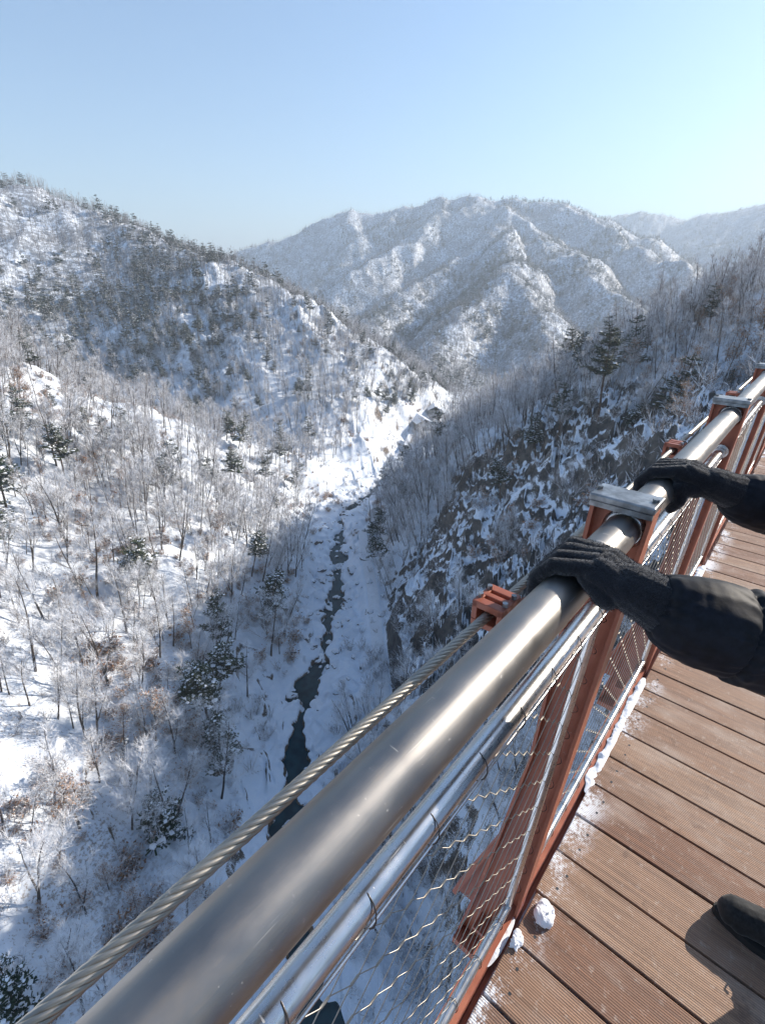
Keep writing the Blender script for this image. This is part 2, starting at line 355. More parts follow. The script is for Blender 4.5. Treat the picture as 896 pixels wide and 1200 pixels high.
RIDGES = [(R_S, 1.15, 8), (R_EH, 0.7, 8),  # polyline, side slope, top rounding, sharp drop
    (R_A, 0.60, 5), (R_B, 0.56, 9), (R_B1, 0.62, 6), (R_B2, 0.5, 10), (R_B3, 0.60, 8),
    (C0, 0.72, 14), (C1, 0.84, 10), (C2, 0.86, 10), (C3, 0.86, 10), (C4, 0.86, 10), (C5, 0.88, 10), (C6, 0.82, 10), (C7, 0.82, 10),
    (D0, 0.5, 30), (D1, 0.5, 30), (R_E, 1.15, 4), (R_E2, 0.85, 6), (R_E3, 0.7, 8)]
RIV = np.array([(-400, -330), (-150, -130), (-60, -60), (-18, -22), (5, 8), (15, 24), (24.5, 37.4), (30.9, 42.4), (39.6, 48), (50, 56.3), (61.2, 65.5), (74.2, 79.9), (89.9, 93.4), (104.5, 96.6), (134.2, 106.7), (162.8, 116), (196.8, 120.7), (250, 140), (330, 170), (420, 240), (600, 420)], float)
RIV += CAM[:2]
def seg_dist(x, y, P):
    """distance to a polyline, arc position and interpolated last column"""
    best = np.full(x.shape, 1e9); val = np.zeros(x.shape); side = np.zeros(x.shape); s0 = 0.0; arc = np.zeros(x.shape)
    for i in range(len(P)-1):
        a, b = P[i], P[i+1]; dx, dy = b[0]-a[0], b[1]-a[1]; L2 = dx*dx+dy*dy+1e-9
        t = np.clip(((x-a[0])*dx+(y-a[1])*dy)/L2, 0, 1)
        ex = x-(a[0]+t*dx); ey = y-(a[1]+t*dy); d = np.sqrt(ex*ex+ey*ey)
        m = d < best; best = np.where(m, d, best)
        if P.shape[1] > 2: val = np.where(m, a[2]+t*(b[2]-a[2]), val)
        side = np.where(m, dx*ey-dy*ex, side); arc = np.where(m, s0+t*math.sqrt(L2), arc); s0 += math.sqrt(L2)
    return best, val, np.sign(side), arc
def smax(a, b, k):
    h = np.clip(0.5+0.5*(b-a)/k, 0, 1); return a*(1-h)+b*h+k*h*(1-h)
def smin(a, b, k): return -smax(-a, -b, k)
def blocks(x, y, cs, seed):
    """broken rock: every jittered cell is its own tilted face"""
    gx = np.floor(x/cs); gy = np.floor(y/cs); best = np.full(x.shape, 1e9); h = np.zeros(x.shape)
    for a in (-1, 0, 1):
        for b in (-1, 0, 1):
            cx = gx+a; cy = gy+b; px_ = (cx+hash2(cx, cy, seed))*cs; py_ = (cy+hash2(cx, cy, seed+9))*cs; d = (x-px_)**2+(y-py_)**2
            hh = hash2(cx, cy, seed+17)*2-1+((x-px_)*(hash2(cx, cy, seed+23)-.5)+(y-py_)*(hash2(cx, cy, seed+29)-.5))*1.6/cs
            m = d < best; best = np.where(m, d, best); h = np.where(m, hh, h)
    return h
def terrain(x, y, cell):
    r = np.hypot(x-CAM[0], y-CAM[1]); azd = np.degrees(np.arctan2(y-CAM[1], x-CAM[0])); azd = np.where(azd < -100, azd+360, azd)
    # bend the plan a little so ridges and gullies are not ruler straight
    wx = x+np.minimum(r*0.02, 14)*sn(x, y, 60, 3)+2.0*sn(x, y, 17, 4)*np.clip(r/150, 0.3, 1); wy = y+np.minimum(r*0.02, 14)*sn(x, y, 60, 5)+2.0*sn(x, y, 17, 6)*np.clip(r/150, 0.3, 1)
    dr, _, side, arc = seg_dist(x+2.2*sn(x, y, 14, 78)+1.0*sn(x, y, 5, 79), y+2.2*sn(x, y, 14, 88)+1.0*sn(x, y, 5, 89), RIV)
    z = FLOOR+2.0+0.10*np.maximum(dr-9, 0)+np.maximum(r-420, 0)*0.02
    z = np.minimum(z, FLOOR+26+np.maximum(r-420, 0)*0.02)
    for P, k, rd in RIDGES:
        t = np.full(x.shape, -1e4)
        for q in range(len(P)-1):
            d, zr, _, _ = seg_dist(wx, wy, P[q:q+2])
            t = np.maximum(t, zr-k*(np.sqrt(d*d+rd*rd)-rd))
        z = smax(z, t, 2.0+0.012*np.minimum(r, 900))
    wl_ = np.clip((azd-43)/9, 0, 1); wl_ = np.where(azd < -60, 1, wl_); kk_ = 1.38+(0.72-1.38)*wl_
    lim = FLOOR+1.2+np.maximum(dr-(9*(1-wl_)+wl_*(5+np.clip((r-115)/25, 0, 1)*7)), 0)*kk_+np.maximum(dr-60, 0)*0.25+np.maximum(r-360, 0)*0.5
    z = smin(z, lim, 5.0)
    # spurs and gullies running down the faces, then smaller relief
    relief = np.clip((z-FLOOR-3)/18, 0, 1)
    far = np.clip((r-250)/500, 0, 1)
    rid = lambda wl, s: 1-2*np.abs(sn(x, y, wl, s))
    z = z+relief*far*(5*rid(150, 11)+5.0*rid(70, 12)+3.5*rid(33, 13)+1.5*rid(15, 14))
    midz = np.clip((r-70)/150, 0, 1)*np.clip((1400-r)/500, 0, 1)
    z = z+relief*midz*(1.6*rid(38, 21)+1.2*rid(17, 22)+0.7*sn(x, y, 8, 23))
    bank = np.clip((dr-5)/10, 0, 1)
    near = np.clip((420-r)/150, 0, 1)
    z = z+near*(0.35+0.65*relief)*bank*(0.9*sn(x, y, 11, 31)+0.55*sn(x, y, 5.2, 32))
    for wl, am, s in ((2.6, 0.30, 33), (1.3, 0.16, 34), (0.65, 0.08, 35)):
        z = z+near*am*sn(x, y, wl, s)*np.clip(wl/(cell*2.2)-0.5, 0, 1)*np.clip(bank+0.25, 0, 1)
    # crags: the cliff facing the gorge on the right, an outcrop on the left mountain spur
    dE, zE, sE, _ = seg_dist(x, y, R_E)
    crag = np.clip(1-(dE-12)/16, 0, 1)*np.clip((dE+1)/3, 0, 1)*np.clip((110-r)/15, 0, 1)
    dB, _, _, _ = seg_dist(x, y, R_B1)
    dB3, _, _, _ = seg_dist(x, y, R_B3); dB = np.minimum(dB, dB3+4)
    crag2 = np.clip(1-dB/34, 0, 1)*np.clip(sn(x, y, 24, 61)*2+0.45, 0, 1)*np.clip((r-150)/40, 0, 1)
    def craggy(s, wl): 
        a = 1-np.abs(sn(x, y, wl, s)); return a*a
    z = z+crag*(3.8*craggy(41, 9)+2.3*craggy(42, 4.2)+1.3*craggy(43, 2.0)+0.7*craggy(44, 1.0)-3.2)
    zone = np.clip(1-(dE-20+5*sn(x, y, 14, 63))/7, 0, 1)*np.clip((110-r)/15, 0, 1)*np.clip((dr-12)/5, 0, 1)
    mk = zone > 0.001
    if mk.any():
        xs_, ys_ = x[mk], y[mk]; zz = blocks(xs_, ys_, 5.2, 157)*2.6+blocks(xs_, ys_, 2.3, 158)*1.25+blocks(xs_, ys_, 1.05, 159)*0.5
        z[mk] = z[mk]+zone[mk]*zz*np.clip(0.75+0.8*sn(xs_, ys_, 17, 59), 0.12, 1.2)
    brk = near*np.clip(bank, 0, 1)*np.clip(0.35+sn(x, y, 24, 52), 0, 1)*(1-crag)
    z = z+brk*(0.75*np.clip(craggy(47, 3.1)*1.7-0.8, 0, 1)+0.45*np.clip(craggy(48, 1.5)*1.7-0.8, 0, 1))
    z = z+crag2*(6*craggy(45, 16)+4*craggy(46, 7)+1.8*craggy(67, 3.2)-4)
    rocky = np.clip(crag*0.9+0.85*zone+crag2*1.0+0.45*brk+0.35*(sn(x, y, 30, 51) > 0.45), 0, 1)
    # low boulders and ledges beside the water
    bk = np.clip((dr-1.5)/2, 0, 1)*np.clip((17-dr)/6, 0, 1)*np.clip((300-r)/80, 0, 1)
    z = z+bk*(1.1*np.clip(craggy(55, 4.5)*1.6-0.75, 0, 1)+0.55*np.clip(craggy(56, 2.0)*1.6-0.8, 0, 1))
    rocky = np.maximum(rocky, bk*0.45)
    dp, _, _, _ = seg_dist(x, y, PATH); wgt = np.clip(1-(dp-1.3)/2.2, 0, 1); wgt = wgt*wgt*(3-2*wgt)
    z = z*(1-wgt)+(-57.2)*wgt
    # stream bed
    hw = 0.5+1.2*sn(x, y, 11, 71)+1.0*sn(x, y, 4.0, 72)+0.9*sn(x, y, 1.9, 73)+0.5*sn(x, y, 0.9, 77)+1.6*np.clip(sn(x, y, 23, 75), 0, 1)
    isl = np.clip(sn(x, y, 3.0, 76)*1.6-0.55, 0, 1)*1.9+np.clip(sn(x, y, 1.3, 66)*1.6-0.7, 0, 1)*1.3
    hw = np.maximum(hw, 0.25)
    e = dr-hw
    bed = FLOOR-0.9+np.clip(e/0.7, -0.2, 1)*1.55+np.clip(isl, 0, 1.4)
    z = np.where((e < 12) & (r < 380), np.minimum(z, bed+np.clip((e-0.7)/11.3, 0, 1)**2*16), z)
    return z, np.clip(rocky, 0, 1), dr
# polar sheet, fine where the gorge is close
th = [math.radians(a) for a in np.arange(-180, -24, 1.5)] + [math.radians(a) for a in np.concatenate([np.arange(-24, 2, 0.25), np.arange(2, 42, 0.095), np.arange(42, 118, 0.13)])] + [math.radians(a) for a in np.arange(118, 180, 1.5)]
TH = np.array(th)
rr = [1.5]
while rr[-1] < 4200:
    r_ = rr[-1]
    st = 1.2 if r_ < 25 else 0.21 if 42 < r_ < 90 else max(0.28, r_*0.0048) if r_ < 160 else r_*0.0062 if r_ < 1500 else r_*0.02
    rr.append(r_+st)
RR = np.array(rr)
gt, gr = np.meshgrid(TH, RR, indexing='ij')
X = CAM[0]+gr*np.cos(gt); Y = CAM[1]+gr*np.sin(gt)
Z, ROCKY, DR = terrain(X, Y, np.maximum(gr*0.0035, 0.12))
# far plain beyond the ranges
Z = np.where(gr > 2600, np.maximum(Z, FLOOR+30), Z)
nT, nR = Z.shape
V = np.stack([X, Y, Z], -1).reshape(-1, 3)
i, j = np.meshgrid(np.arange(nT), np.arange(nR-1), indexing='ij'); i2 = (i+1) % nT
Fq = np.stack([i*nR+j, i*nR+j+1, i2*nR+j+1, i2*nR+j], -1).reshape(-1, 4)
me = mesh_np('ground', V, Fq, [MG], smooth=True)
a = me.attributes.new('rocky', 'FLOAT', 'POINT'); a.data.foreach_set('value', ROCKY.ravel().astype(np.float32))
SCRUB = np.clip((DR-10)/8, 0, 1)*np.clip(0.5+0.8*sn(X, Y, 40, 81), 0, 1)*np.where(gr < 500, 1, 0.25)
WOOD = np.clip((gr-170)/160, 0, 1)*np.clip(1.3-np.abs(Z-Z)*0, 0, 1); aw = me.attributes.new('wooded', 'FLOAT', 'POINT'); aw.data.foreach_set('value', WOOD.ravel().astype(np.float32))
a = me.attributes.new('scrub', 'FLOAT', 'POINT'); a.data.foreach_set('value', SCRUB.ravel().astype(np.float32))
g = link('ground', me); props(g, 'snow covered gorge slopes, crags and mountains', kind='structure')
cap = MB(); cap.add(np.vstack([[CAM[0], CAM[1], Z[:, 0].mean()], V.reshape(nT, nR, 3)[:, 0]]), [[0, 1+k, 1+(k+1) % nT] for k in range(nT)])
g2 = cap.obj('ground_below_bridge', [MG]); props(g2, kind='structure')
# water sheet following the stream
Pv = []; 
for k in range(len(RIV)-1):
    for t in np.linspace(0, 1, 6, endpoint=False): Pv.append(RIV[k]*(1-t)+RIV[k+1]*t)
Pv = np.array(Pv[6:-24]); T = np.gradient(Pv, axis=0); T /= np.linalg.norm(T, axis=1)[:, None]; Nn = np.stack([-T[:, 1], T[:, 0]], -1)
Wv = np.concatenate([np.c_[Pv+Nn*16, np.full(len(Pv), FLOOR)], np.c_[Pv-Nn*16, np.full(len(Pv), FLOOR)]]); n_ = len(Pv)
wt = MB(); wt.add(Wv, [[k, k+1, n_+k+1, n_+k][::-1] for k in range(n_-1)]); o = wt.obj('stream_water', [M_water]); props(o, 'dark open stream winding through the snow', kind='structure')

def ground_z(x, y):
    """bilinear lookup in the polar sheet"""
    r = np.hypot(x-CAM[0], y-CAM[1]); t = np.arctan2(y-CAM[1], x-CAM[0])
    fi = np.interp(t, TH, np.arange(nT)); fj = np.interp(r, RR, np.arange(nR))
    i0 = np.clip(fi.astype(int), 0, nT-2); j0 = np.clip(fj.astype(int), 0, nR-2); u = fi-i0; v = fj-j0
    return (Z[i0, j0]*(1-u)+Z[i0+1, j0]*u)*(1-v)+(Z[i0, j0+1]*(1-u)+Z[i0+1, j0+1]*u)*v
TANMAX = np.maximum.accumulate((Z-CAM[2])/gr, axis=1)
def visible(x, y, ztop, margin=40):
    r = np.hypot(x-CAM[0], y-CAM[1]); t = np.arctan2(y-CAM[1], x-CAM[0])
    i0 = np.clip(np.interp(t, TH, np.arange(nT)).round().astype(int), 0, nT-1); j0 = np.clip(np.interp(r*0.985, RR, np.arange(nR)).astype(int), 0, nR-1)
    px, py, zz = project(np.stack([x, y, ztop], -1))
    return ((ztop-CAM[2])/r > TANMAX[i0, j0]) & (px > -margin) & (px < 896+margin) & (py > -margin) & (py < 1200+margin*2) & (zz > 0)
# ------------------------------------------------------------------ trees
def rdir(d, ang, r_):
    d = Vector(d).normalized(); a = d.orthogonal().normalized(); a.rotate(Quaternion(d, r_.uniform(0, 2*PI)))
    v = d.copy(); v.rotate(Quaternion(a, ang)); return v
def limb(mb, p, d, L, r0, r1, n, k, r_, wob=0.12, lift=0.0, mi=0):
    P = [Vector(p)]; d = Vector(d).normalized()
    for q in range(n):
        d = (d+Vector((r_.uniform(-wob, wob), r_.uniform(-wob, wob), r_.uniform(-wob, wob)+lift))).normalized()
        P.append(P[-1]+d*(L/n))
    mb.tube([v[:] for v in P], np.linspace(r0, r1, n+1), k, mi, caps=False)
    return P, d
def bare_tree(seed, H=11, lod=0):
    """trunk, crown of a leafless broadleaf tree"""
    r_ = random.Random(seed); tr = MB(); cr = MB()
    n = 9
    P, d = limb(tr, (0, 0, -0.6), (r_.uniform(-.08, .08), r_.uniform(-.08, .08), 1), H*0.92+0.6, 0.013*H, 0.02, n, 5 if lod == 0 else 3, r_, 0.07, 0.03)
    nb = {0: 15, 1: 9}[lod]
    stems = [(P, 0.013*H)]
    if r_.random() < 0.5:
        b, _ = limb(tr, P[2][:], rdir((0, 0, 1), r_.uniform(.2, .4), r_), H*0.6, 0.008*H, 0.015, 6, 4 if lod == 0 else 3, r_, 0.09, 0.05); stems.append((b, 0.008*H))
    for (S, rr_) in stems:
        for q in range(nb if S is P else nb//2):
            t = r_.uniform(0.3, 0.97); f = t*(len(S)-1); i0 = int(f); pos = S[i0].lerp(S[min(i0+1, len(S)-1)], f-i0)
            L = H*r_.uniform(0.2, 0.38)*(1.25-t); 
            B, bd = limb(cr, pos, rdir((0, 0, 1), r_.uniform(0.55, 1.1), r_), L, 0.03*(1.3-t)+0.008, 0.008, 4, 3, r_, 0.16, 0.10)
            for k in range(7 if lod == 0 else 4):
                t2 = r_.uniform(0.25, 1); f2 = t2*(len(B)-1); j0 = int(f2); p2 = B[j0].lerp(B[min(j0+1, len(B)-1)], f2-j0)
                L2 = L*r_.uniform(0.3, 0.6)
                C, cd = limb(cr, p2, rdir(bd, r_.uniform(0.4, 0.9), r_), L2, 0.014 if lod == 0 else 0.03, 0.006 if lod == 0 else 0.012, 2, 3, r_, 0.2, 0.12)
                if lod == 0:
                    for m in range(9):
                        p3 = C[r_.randint(0, 2)]; e = rdir(cd, r_.uniform(.3, .9), r_); w_ = Vector((0, 0, 1)).cross(e).normalized()*0.011; q3 = p3+e*(0.42+L2*r_.uniform(.4, .9))
                        cr.add([(p3-w_)[:], (p3+w_)[:], q3[:]], [[0, 1, 2]], 0)
    return tr, cr
def oak_tree(seed, H=8):
    r_ = random.Random(seed); tr, cr = bare_tree(seed, H, 0)
    V = np.vstack(cr.V)
    for q in range(900):
        p = V[r_.randrange(len(V))]+np.array([r_.gauss(0, .12) for _ in range(3)]); a = np.array([r_.gauss(0, .10) for _ in range(3)]); b = np.array([r_.gauss(0, .10) for _ in range(3)])
        cr.add([p, p+a, p+b], [[0, 1, 2]], 1)
    return tr, cr
def pine_tree(seed, H=11, lod=0, flat=0.4, snow=0.45):
    """trunk, crown with layered needle clumps carrying snow"""
    r_ = random.Random(seed); tr = MB(); cr = MB()
    P, d = limb(tr, (0, 0, -0.6), (r_.uniform(-.07, .07), r_.uniform(-.07, .07), 1), H+0.6, 0.016*H, 0.03, 9, 6 if lod == 0 else 3, r_, 0.06, 0.03)
    lay = 9 if lod == 0 else 6
    for q in range(lay):
        t = flat+(1-flat)*(q+r_.uniform(-.3, .3))/lay; t = min(max(t, .2), .99); f = t*(len(P)-1); i0 = int(f); pos = P[i0].lerp(P[min(i0+1, len(P)-1)], f-i0)
        for k in range(r_.randint(4, 6) if lod == 0 else 4):
            L = H*r_.uniform(0.14, 0.26)*(1.30-t)*1.25
            B, bd = limb(cr, pos, rdir((0, 0, 1), r_.uniform(1.15, 1.5), r_), L, 0.03, 0.01, 3, 3, r_, 0.12, 0.06, 2)
            ncl = 5 if lod == 0 else 2
            for c_ in range(ncl):
                ce = B[0].lerp(B[-1], (c_+1.3)/(ncl+0.6)) + Vector((r_.gauss(0, .08*L), r_.gauss(0, .08*L), 0.03))
                R_ = L*r_.uniform(.16, .30) if lod == 0 else L*r_.uniform(.35, .5)
                nn = 13 if lod == 0 else 6
                for m in range(nn):
                    a = r_.uniform(0, 2*PI); el = r_.uniform(-.25, .55); v = Vector((math.cos(a)*math.cos(el), math.sin(a)*math.cos(el), math.sin(el)))
                    w_ = v.cross(Vector((r_.gauss(0, .5), r_.gauss(0, .5), 1))).normalized()*R_*(0.24 if lod == 0 else 0.45)
                    e = ce+v*R_*r_.uniform(.8, 1.3)
                    cr.add([(ce-w_*.4)[:], (e-w_*.5)[:], (e+w_*.5)[:], (ce+w_*.4)[:]], [[0, 1, 2, 3]], 0)
                if r_.random() < snow:   # snow load lying on the clump
                    rs = R_*r_.uniform(.40, .70); kk = 6 if lod == 0 else 4; top = ce+Vector((0, 0, R_*.34)); ring = []
                    for m in range(kk):
                        a = m/kk*2*PI+r_.uniform(-.3, .3); rad = rs*r_.uniform(.6, 1.15); ring.append((ce+Vector((math.cos(a)*rad, math.sin(a)*rad, R_*r_.uniform(.12, .26))))[:])
                    cr.add(ring+[top[:]], [[m, (m+1) % kk, kk] for m in range(kk)], 1)
    return tr, cr
def shrub(seed, R_=0.7, leafy=False):
    r_ = random.Random(seed); cr = MB()
    for q in range(16):
        B, bd = limb(cr, (r_.gauss(0, .12), r_.gauss(0, .12), -0.1), rdir((0, 0, 1), r_.uniform(.1, 1.0), r_), R_*r_.uniform(.8, 1.8), 0.014, 0.006, 3, 3, r_, 0.2, 0.05)
        for k in range(4):
            p3 = B[r_.randint(1, 3)]; e = rdir(bd, r_.uniform(.4, 1.0), r_); w_ = e.orthogonal().normalized()*0.018; q3 = p3+e*R_*r_.uniform(.3, .6)
            cr.add([(p3-w_)[:], (p3+w_)[:], q3[:]], [[0, 1, 2]], 0)
            if leafy:
                for m in range(5):
                    p = p3+Vector((r_.gauss(0, .12), r_.gauss(0, .12), r_.gauss(0, .12))); a = Vector((r_.gauss(0, .09), r_.gauss(0, .09), r_.gauss(0, .05))); b = Vector((r_.gauss(0, .09), r_.gauss(0, .09), r_.gauss(0, .05)))
                    cr.add([p[:], (p+a)[:], (p+b)[:]], [[0, 1, 2]], 1)
    return cr
BT = []
for k in range(9):
    t_, c_ = bare_tree(100+k, 11); BT.append((t_.mesh('trunk', [M_bark], True), c_.mesh('crown', [M_twig])))
PT = []
for k in range(6):
    t_, c_ = pine_tree(200+k, 11, 0, [0.35, 0.5, 0.25][k % 3], 0.7); PT.append((t_.mesh('trunk', [M_pbark], True), c_.mesh('crown', [M_ndl, M_snow, M_pbark])))
DPT = []
for k in range(3):
    t_, c_ = pine_tree(260+k, 13, 0, 0.5, 0.12); DPT.append((t_.mesh('trunk', [M_pbark], True), c_.mesh('crown', [M_ndl, M_snow, M_pbark])))
OT = []
for k in range(3):
    t_, c_ = oak_tree(300+k, 8); OT.append((t_.mesh('trunk', [M_bark], True), c_.mesh('crown', [M_twig, M_tan])))
def join(parts, mats):
    mb = MB(); off = 0
    return mb
def merged_proto(name, tr, cr, mats_t, mats_c):
    for F, m in ((cr.m3, None), (cr.m4, None)): pass
    mb = MB(); mb.V = tr.V+cr.V; n0 = tr.n
    mb.F3 = tr.F3+[f+n0 for f in cr.F3]; mb.F4 = tr.F4+[f+n0 for f in cr.F4]
    k = len(mats_t); mb.m3 = tr.m3+[m+k for m in cr.m3]; mb.m4 = tr.m4+[m+k for m in cr.m4]
    return mb.mesh(name, mats_t+mats_c)
LB = [merged_proto('bare_tree_mesh', *bare_tree(400+k, 10, 1), [M_bark], [M_twig]) for k in range(5)]
HB = [merged_proto('bare_tree_mesh', *bare_tree(450+k, 11, 0), [M_bark], [M_twig]) for k in range(5)]
LP = [merged_proto('pine_mesh', *pine_tree(500+k, 10, 1, 0.25, 0.95), [M_pbark], [M_ndl, M_snow, M_pbark]) for k in range(4)]
HP = [merged_proto('pine_mesh', *pine_tree(550+k, 10, 0, 0.3, 0.75), [M_pbark], [M_ndl, M_snow, M_pbark]) for k in range(3)]
SH = [shrub(600+k).mesh('shrub_mesh', [M_twig]) for k in range(3)]+[shrub(620+k, 0.7, True).mesh('shrub_mesh', [M_twig, M_tan]) for k in range(2)]

def inst_object(name, label, Pn, rot, scl, idx, meshes):
    """one object of scattered growth, instanced by a node group"""
    me = bpy.data.meshes.new(name); me.vertices.add(len(Pn)); me.vertices.foreach_set('co', Pn.astype(np.float32).ravel())
    for nm, ty, arr in (('rot', 'FLOAT_VECTOR', rot), ('scl', 'FLOAT', scl)):
        a_ = me.attributes.new(nm, ty, 'POINT'); a_.data.foreach_set('vector' if ty == 'FLOAT_VECTOR' else 'value', arr.astype(np.float32).ravel())
    a_ = me.attributes.new('pick', 'INT', 'POINT'); a_.data.foreach_set('value', idx.astype(np.int32))
    o = link(name, me); props(o, label, name.replace('_', ' '), kind='stuff')
    ng = bpy.data.node_groups.new(name, 'GeometryNodeTree')
    ng.interface.new_socket('Geometry', in_out='INPUT', socket_type='NodeSocketGeometry'); ng.interface.new_socket('Geometry', in_out='OUTPUT', socket_type='NodeSocketGeometry')
    N = ng.nodes; gi = N.new('NodeGroupInput'); go = N.new('NodeGroupOutput'); ip = N.new('GeometryNodeInstanceOnPoints'); gti = N.new('GeometryNodeGeometryToInstance')
    for m in reversed(meshes):
        src = bpy.data.objects.new(name+'_source', m); oi = N.new('GeometryNodeObjectInfo'); oi.inputs['Object'].default_value = src; oi.inputs['As Instance'].default_value = False
        ng.links.new(oi.outputs['Geometry'], gti.inputs[0])
    def attr(nm, ty):
        q = N.new('GeometryNodeInputNamedAttribute'); q.data_type = ty; q.inputs['Name'].default_value = nm; return [s_ for s_ in q.outputs if s_.enabled and s_.name == 'Attribute'][0]
    ng.links.new(gi.outputs[0], ip.inputs['Points']); ng.links.new(gti.outputs[0], ip.inputs['Instance']); ip.inputs['Pick Instance'].default_value = True
    ng.links.new(attr('pick', 'INT'), ip.inputs['Instance Index'])
    e2 = N.new('FunctionNodeEulerToRotation'); ng.links.new(attr('rot', 'FLOAT_VECTOR'), e2.inputs[0]); ng.links.new(e2.outputs[0], ip.inputs['Rotation'])
    ng.links.new(attr('scl', 'FLOAT'), ip.inputs['Scale'])
    ng.links.new(ip.outputs[0], go.inputs[0])
    md = o.modifiers.new('scatter', 'NODES'); md.node_group = ng; return o

def scatter(rmin, rmax, spacing, seed):
    """jittered points with growing spacing, as plan coordinates"""
    out_ = []; r = rmin; g_ = np.random.default_rng(seed)
    while r < rmax:
        s_ = spacing(r); n_ = int(math.radians(142)*r/s_)
        t = np.radians(-24)+np.radians(142)*(np.arange(n_)+g_.uniform(0, 1, n_))/n_; rr_ = r+g_.uniform(-.5, .5, n_)*s_
        out_.append(np.c_[CAM[0]+rr_*np.cos(t), CAM[1]+rr_*np.sin(t)]); r += s_
    return np.vstack(out_)
def tilt(x, y, amt, g_):
    e = 1.5; gx = (ground_z(x+e, y)-ground_z(x-e, y))/(2*e); gy = (ground_z(x, y+e)-ground_z(x, y-e))/(2*e)
    L = np.hypot(gx, gy)+1e-6; a = amt*np.minimum(L, 1)
    # lean downhill, then spin about the trunk
    dx, dy = -gx/L, -gy/L; n_ = len(x)
    out_ = np.empty((n_, 3)); spin = g_.uniform(0, 2*PI, n_)
    for k in range(n_):
        q = Quaternion((-dy[k], dx[k], 0), a[k]+g_.normal(0, .05)) @ Quaternion((0, 0, 1), spin[k]); out_[k] = q.to_euler()[:]
    return out_
g_ = np.random.default_rng(5)
def mask_common(x, y):
    dr, _, _, _ = seg_dist(x, y, RIV); dE, _, _, _ = seg_dist(x, y, R_E); return dr, dE
# near and middle ground trees
P = scatter(22, 285, lambda r: np.interp(r, [20, 90, 160, 330], [2.2, 2.4, 2.0, 2.1]), 11); x, y = P.T; z = ground_z(x, y); dr, dE = mask_common(x, y); r = np.hypot(x-CAM[0], y-CAM[1])
az = np.degrees(np.arctan2(y-CAM[1], x-CAM[0]))
dens = 0.30+0.5*np.clip(sn(x, y, 30, 91)+0.2, 0, 1)+0.35*np.clip(sn(x, y, 9, 92), 0, 1)
left = az > 48
dens = np.where(left & (r < 100), dens*0.85+0.05, dens)
dens = np.where(~left & (r > 88) & (r < 330) & (az < 40), 1.0, dens)          # the wooded right bank
dA, _, _, _ = seg_dist(x, y, R_A); dens = np.where(dA < 9, 0.95, dens)
dens = np.where((dE < 20) & (r < np.interp(az, [0, 28], [63, 86])), 0.05, np.where((dE < 26) & (r < np.interp(az, [0, 28], [60, 82])) & (r > 30) & (az < 40), 0.25, np.where((r < 84) & (r > 34) & (az < 46), 0.9, dens)))  # crag stays open
dpt, _, _, _ = seg_dist(x, y, PATH); dens = np.where((dr < 7) | (dpt < 2.2) | ((r > 140) & (dr < 18)), 0.0, np.where(dr < 11, dens*0.45, dens))
dens = np.where(r < 26, 0, dens)*np.clip((285-r)/70, 0, 1)
keep = g_.uniform(0, 1, len(x)) < dens; x, y, z, r, az, dr, dE, dA = [v[keep] for v in (x, y, z, r, az, dr, dE, dA)]
hgt = np.clip(g_.normal(0.88, 0.24, len(x)), 0.42, 1.5)*np.where((az < 32) & (r < 130), 0.85, 1.0)*np.interp(r, [95, 150, 330], [1.0, 0.80, 0.55])*np.where((az > 48) & (r < 105), 1.02, 1.0)*np.where((r < 95) & (az < 48), 0.85, 1.0)
vis = visible(x, y, z+hgt*10); x, y, z, r, az, dr, dE, dA, hgt = [v[vis] for v in (x, y, z, r, az, dr, dE, dA, hgt)]
kind = np.zeros(len(x), int)     # 0 bare, 1 pine, 2 oak
u = g_.uniform(0, 1, len(x))
pinep = np.where((dE < 12) & (r > 60), 0.10, 0.025)+0.25*np.clip(sn(x, y, 22, 95)-0.45, 0, 1)+np.where(r > 180, 0.10, 0)+np.where((az > 60) & (dA < 12), 0.08, 0)+np.where((r > 130)&(az > 48), 0.5*np.clip(sn(x, y, 45, 98)-0.1, 0, 1), 0)
kind = np.where(u < pinep, 1, np.where((u > 0.96) & (az < 22) | (u > 0.975) | ((az > 70) & (r < 115) & (u > 0.74)) | ((az < 14) & (r > 55) & (r < 150) & (u > 0.78)), 2, 0))
ROT = tilt(x, y, 0.22, g_)
size_px = hgt*11*FPX/np.hypot(r, z-CAM[2])
order = np.argsort(-size_px)
px, py, _ = project(np.stack([x, y, z+hgt*5], -1))
inframe = (px > 2) & (px < 894) & (py > 2) & (py < 1198)
def plant(kind_, name, lab, cat, group, T, loc, rot, s_):
    root = empty(name, loc); root.rotation_euler = rot; root.scale = (s_, s_, s_); props(root, lab, cat, group)
    link('trunk', T[0], root); link('crown', T[1], root); return root
cnt = {0: 0, 1: 0, 2: 0}; single = np.zeros(len(x), bool)
for k in order:
    kd = kind[k]
    if not inframe[k] or cnt[kd] >= (285, 120, 70)[kd]: continue
    single[k] = True; cnt[kd] += 1
    if kd == 0 and r[k] < 60: pass
    if az[k] > 48: where, grp = 'the snowy slope left of the stream', 'on the left slope'
    elif r[k] < 95: where, grp = 'the shaded bank below the crag', 'on the near right bank'
    else: where, grp = 'the wooded ridge beyond the crag', 'on the right ridge'
    loc = (x[k], y[k], z[k]-0.15)
    if kd == 0: plant(0, 'bare_tree', 'slender leafless frosted tree on '+where, 'tree', 'bare trees '+grp, BT[int(g_.integers(9))], loc, ROT[k], hgt[k])
    elif kd == 1: plant(1, 'pine_tree', 'snow dusted pine on '+where, 'pine tree', 'pines '+grp, PT[int(g_.integers(6))], loc, ROT[k], hgt[k]*1.0)
    else: plant(2, 'oak_tree', 'small tree with dry orange leaves on '+where, 'oak tree', 'leafy brown trees '+grp, OT[int(g_.integers(3))], loc, ROT[k], hgt[k]*0.9)
rest = ~single
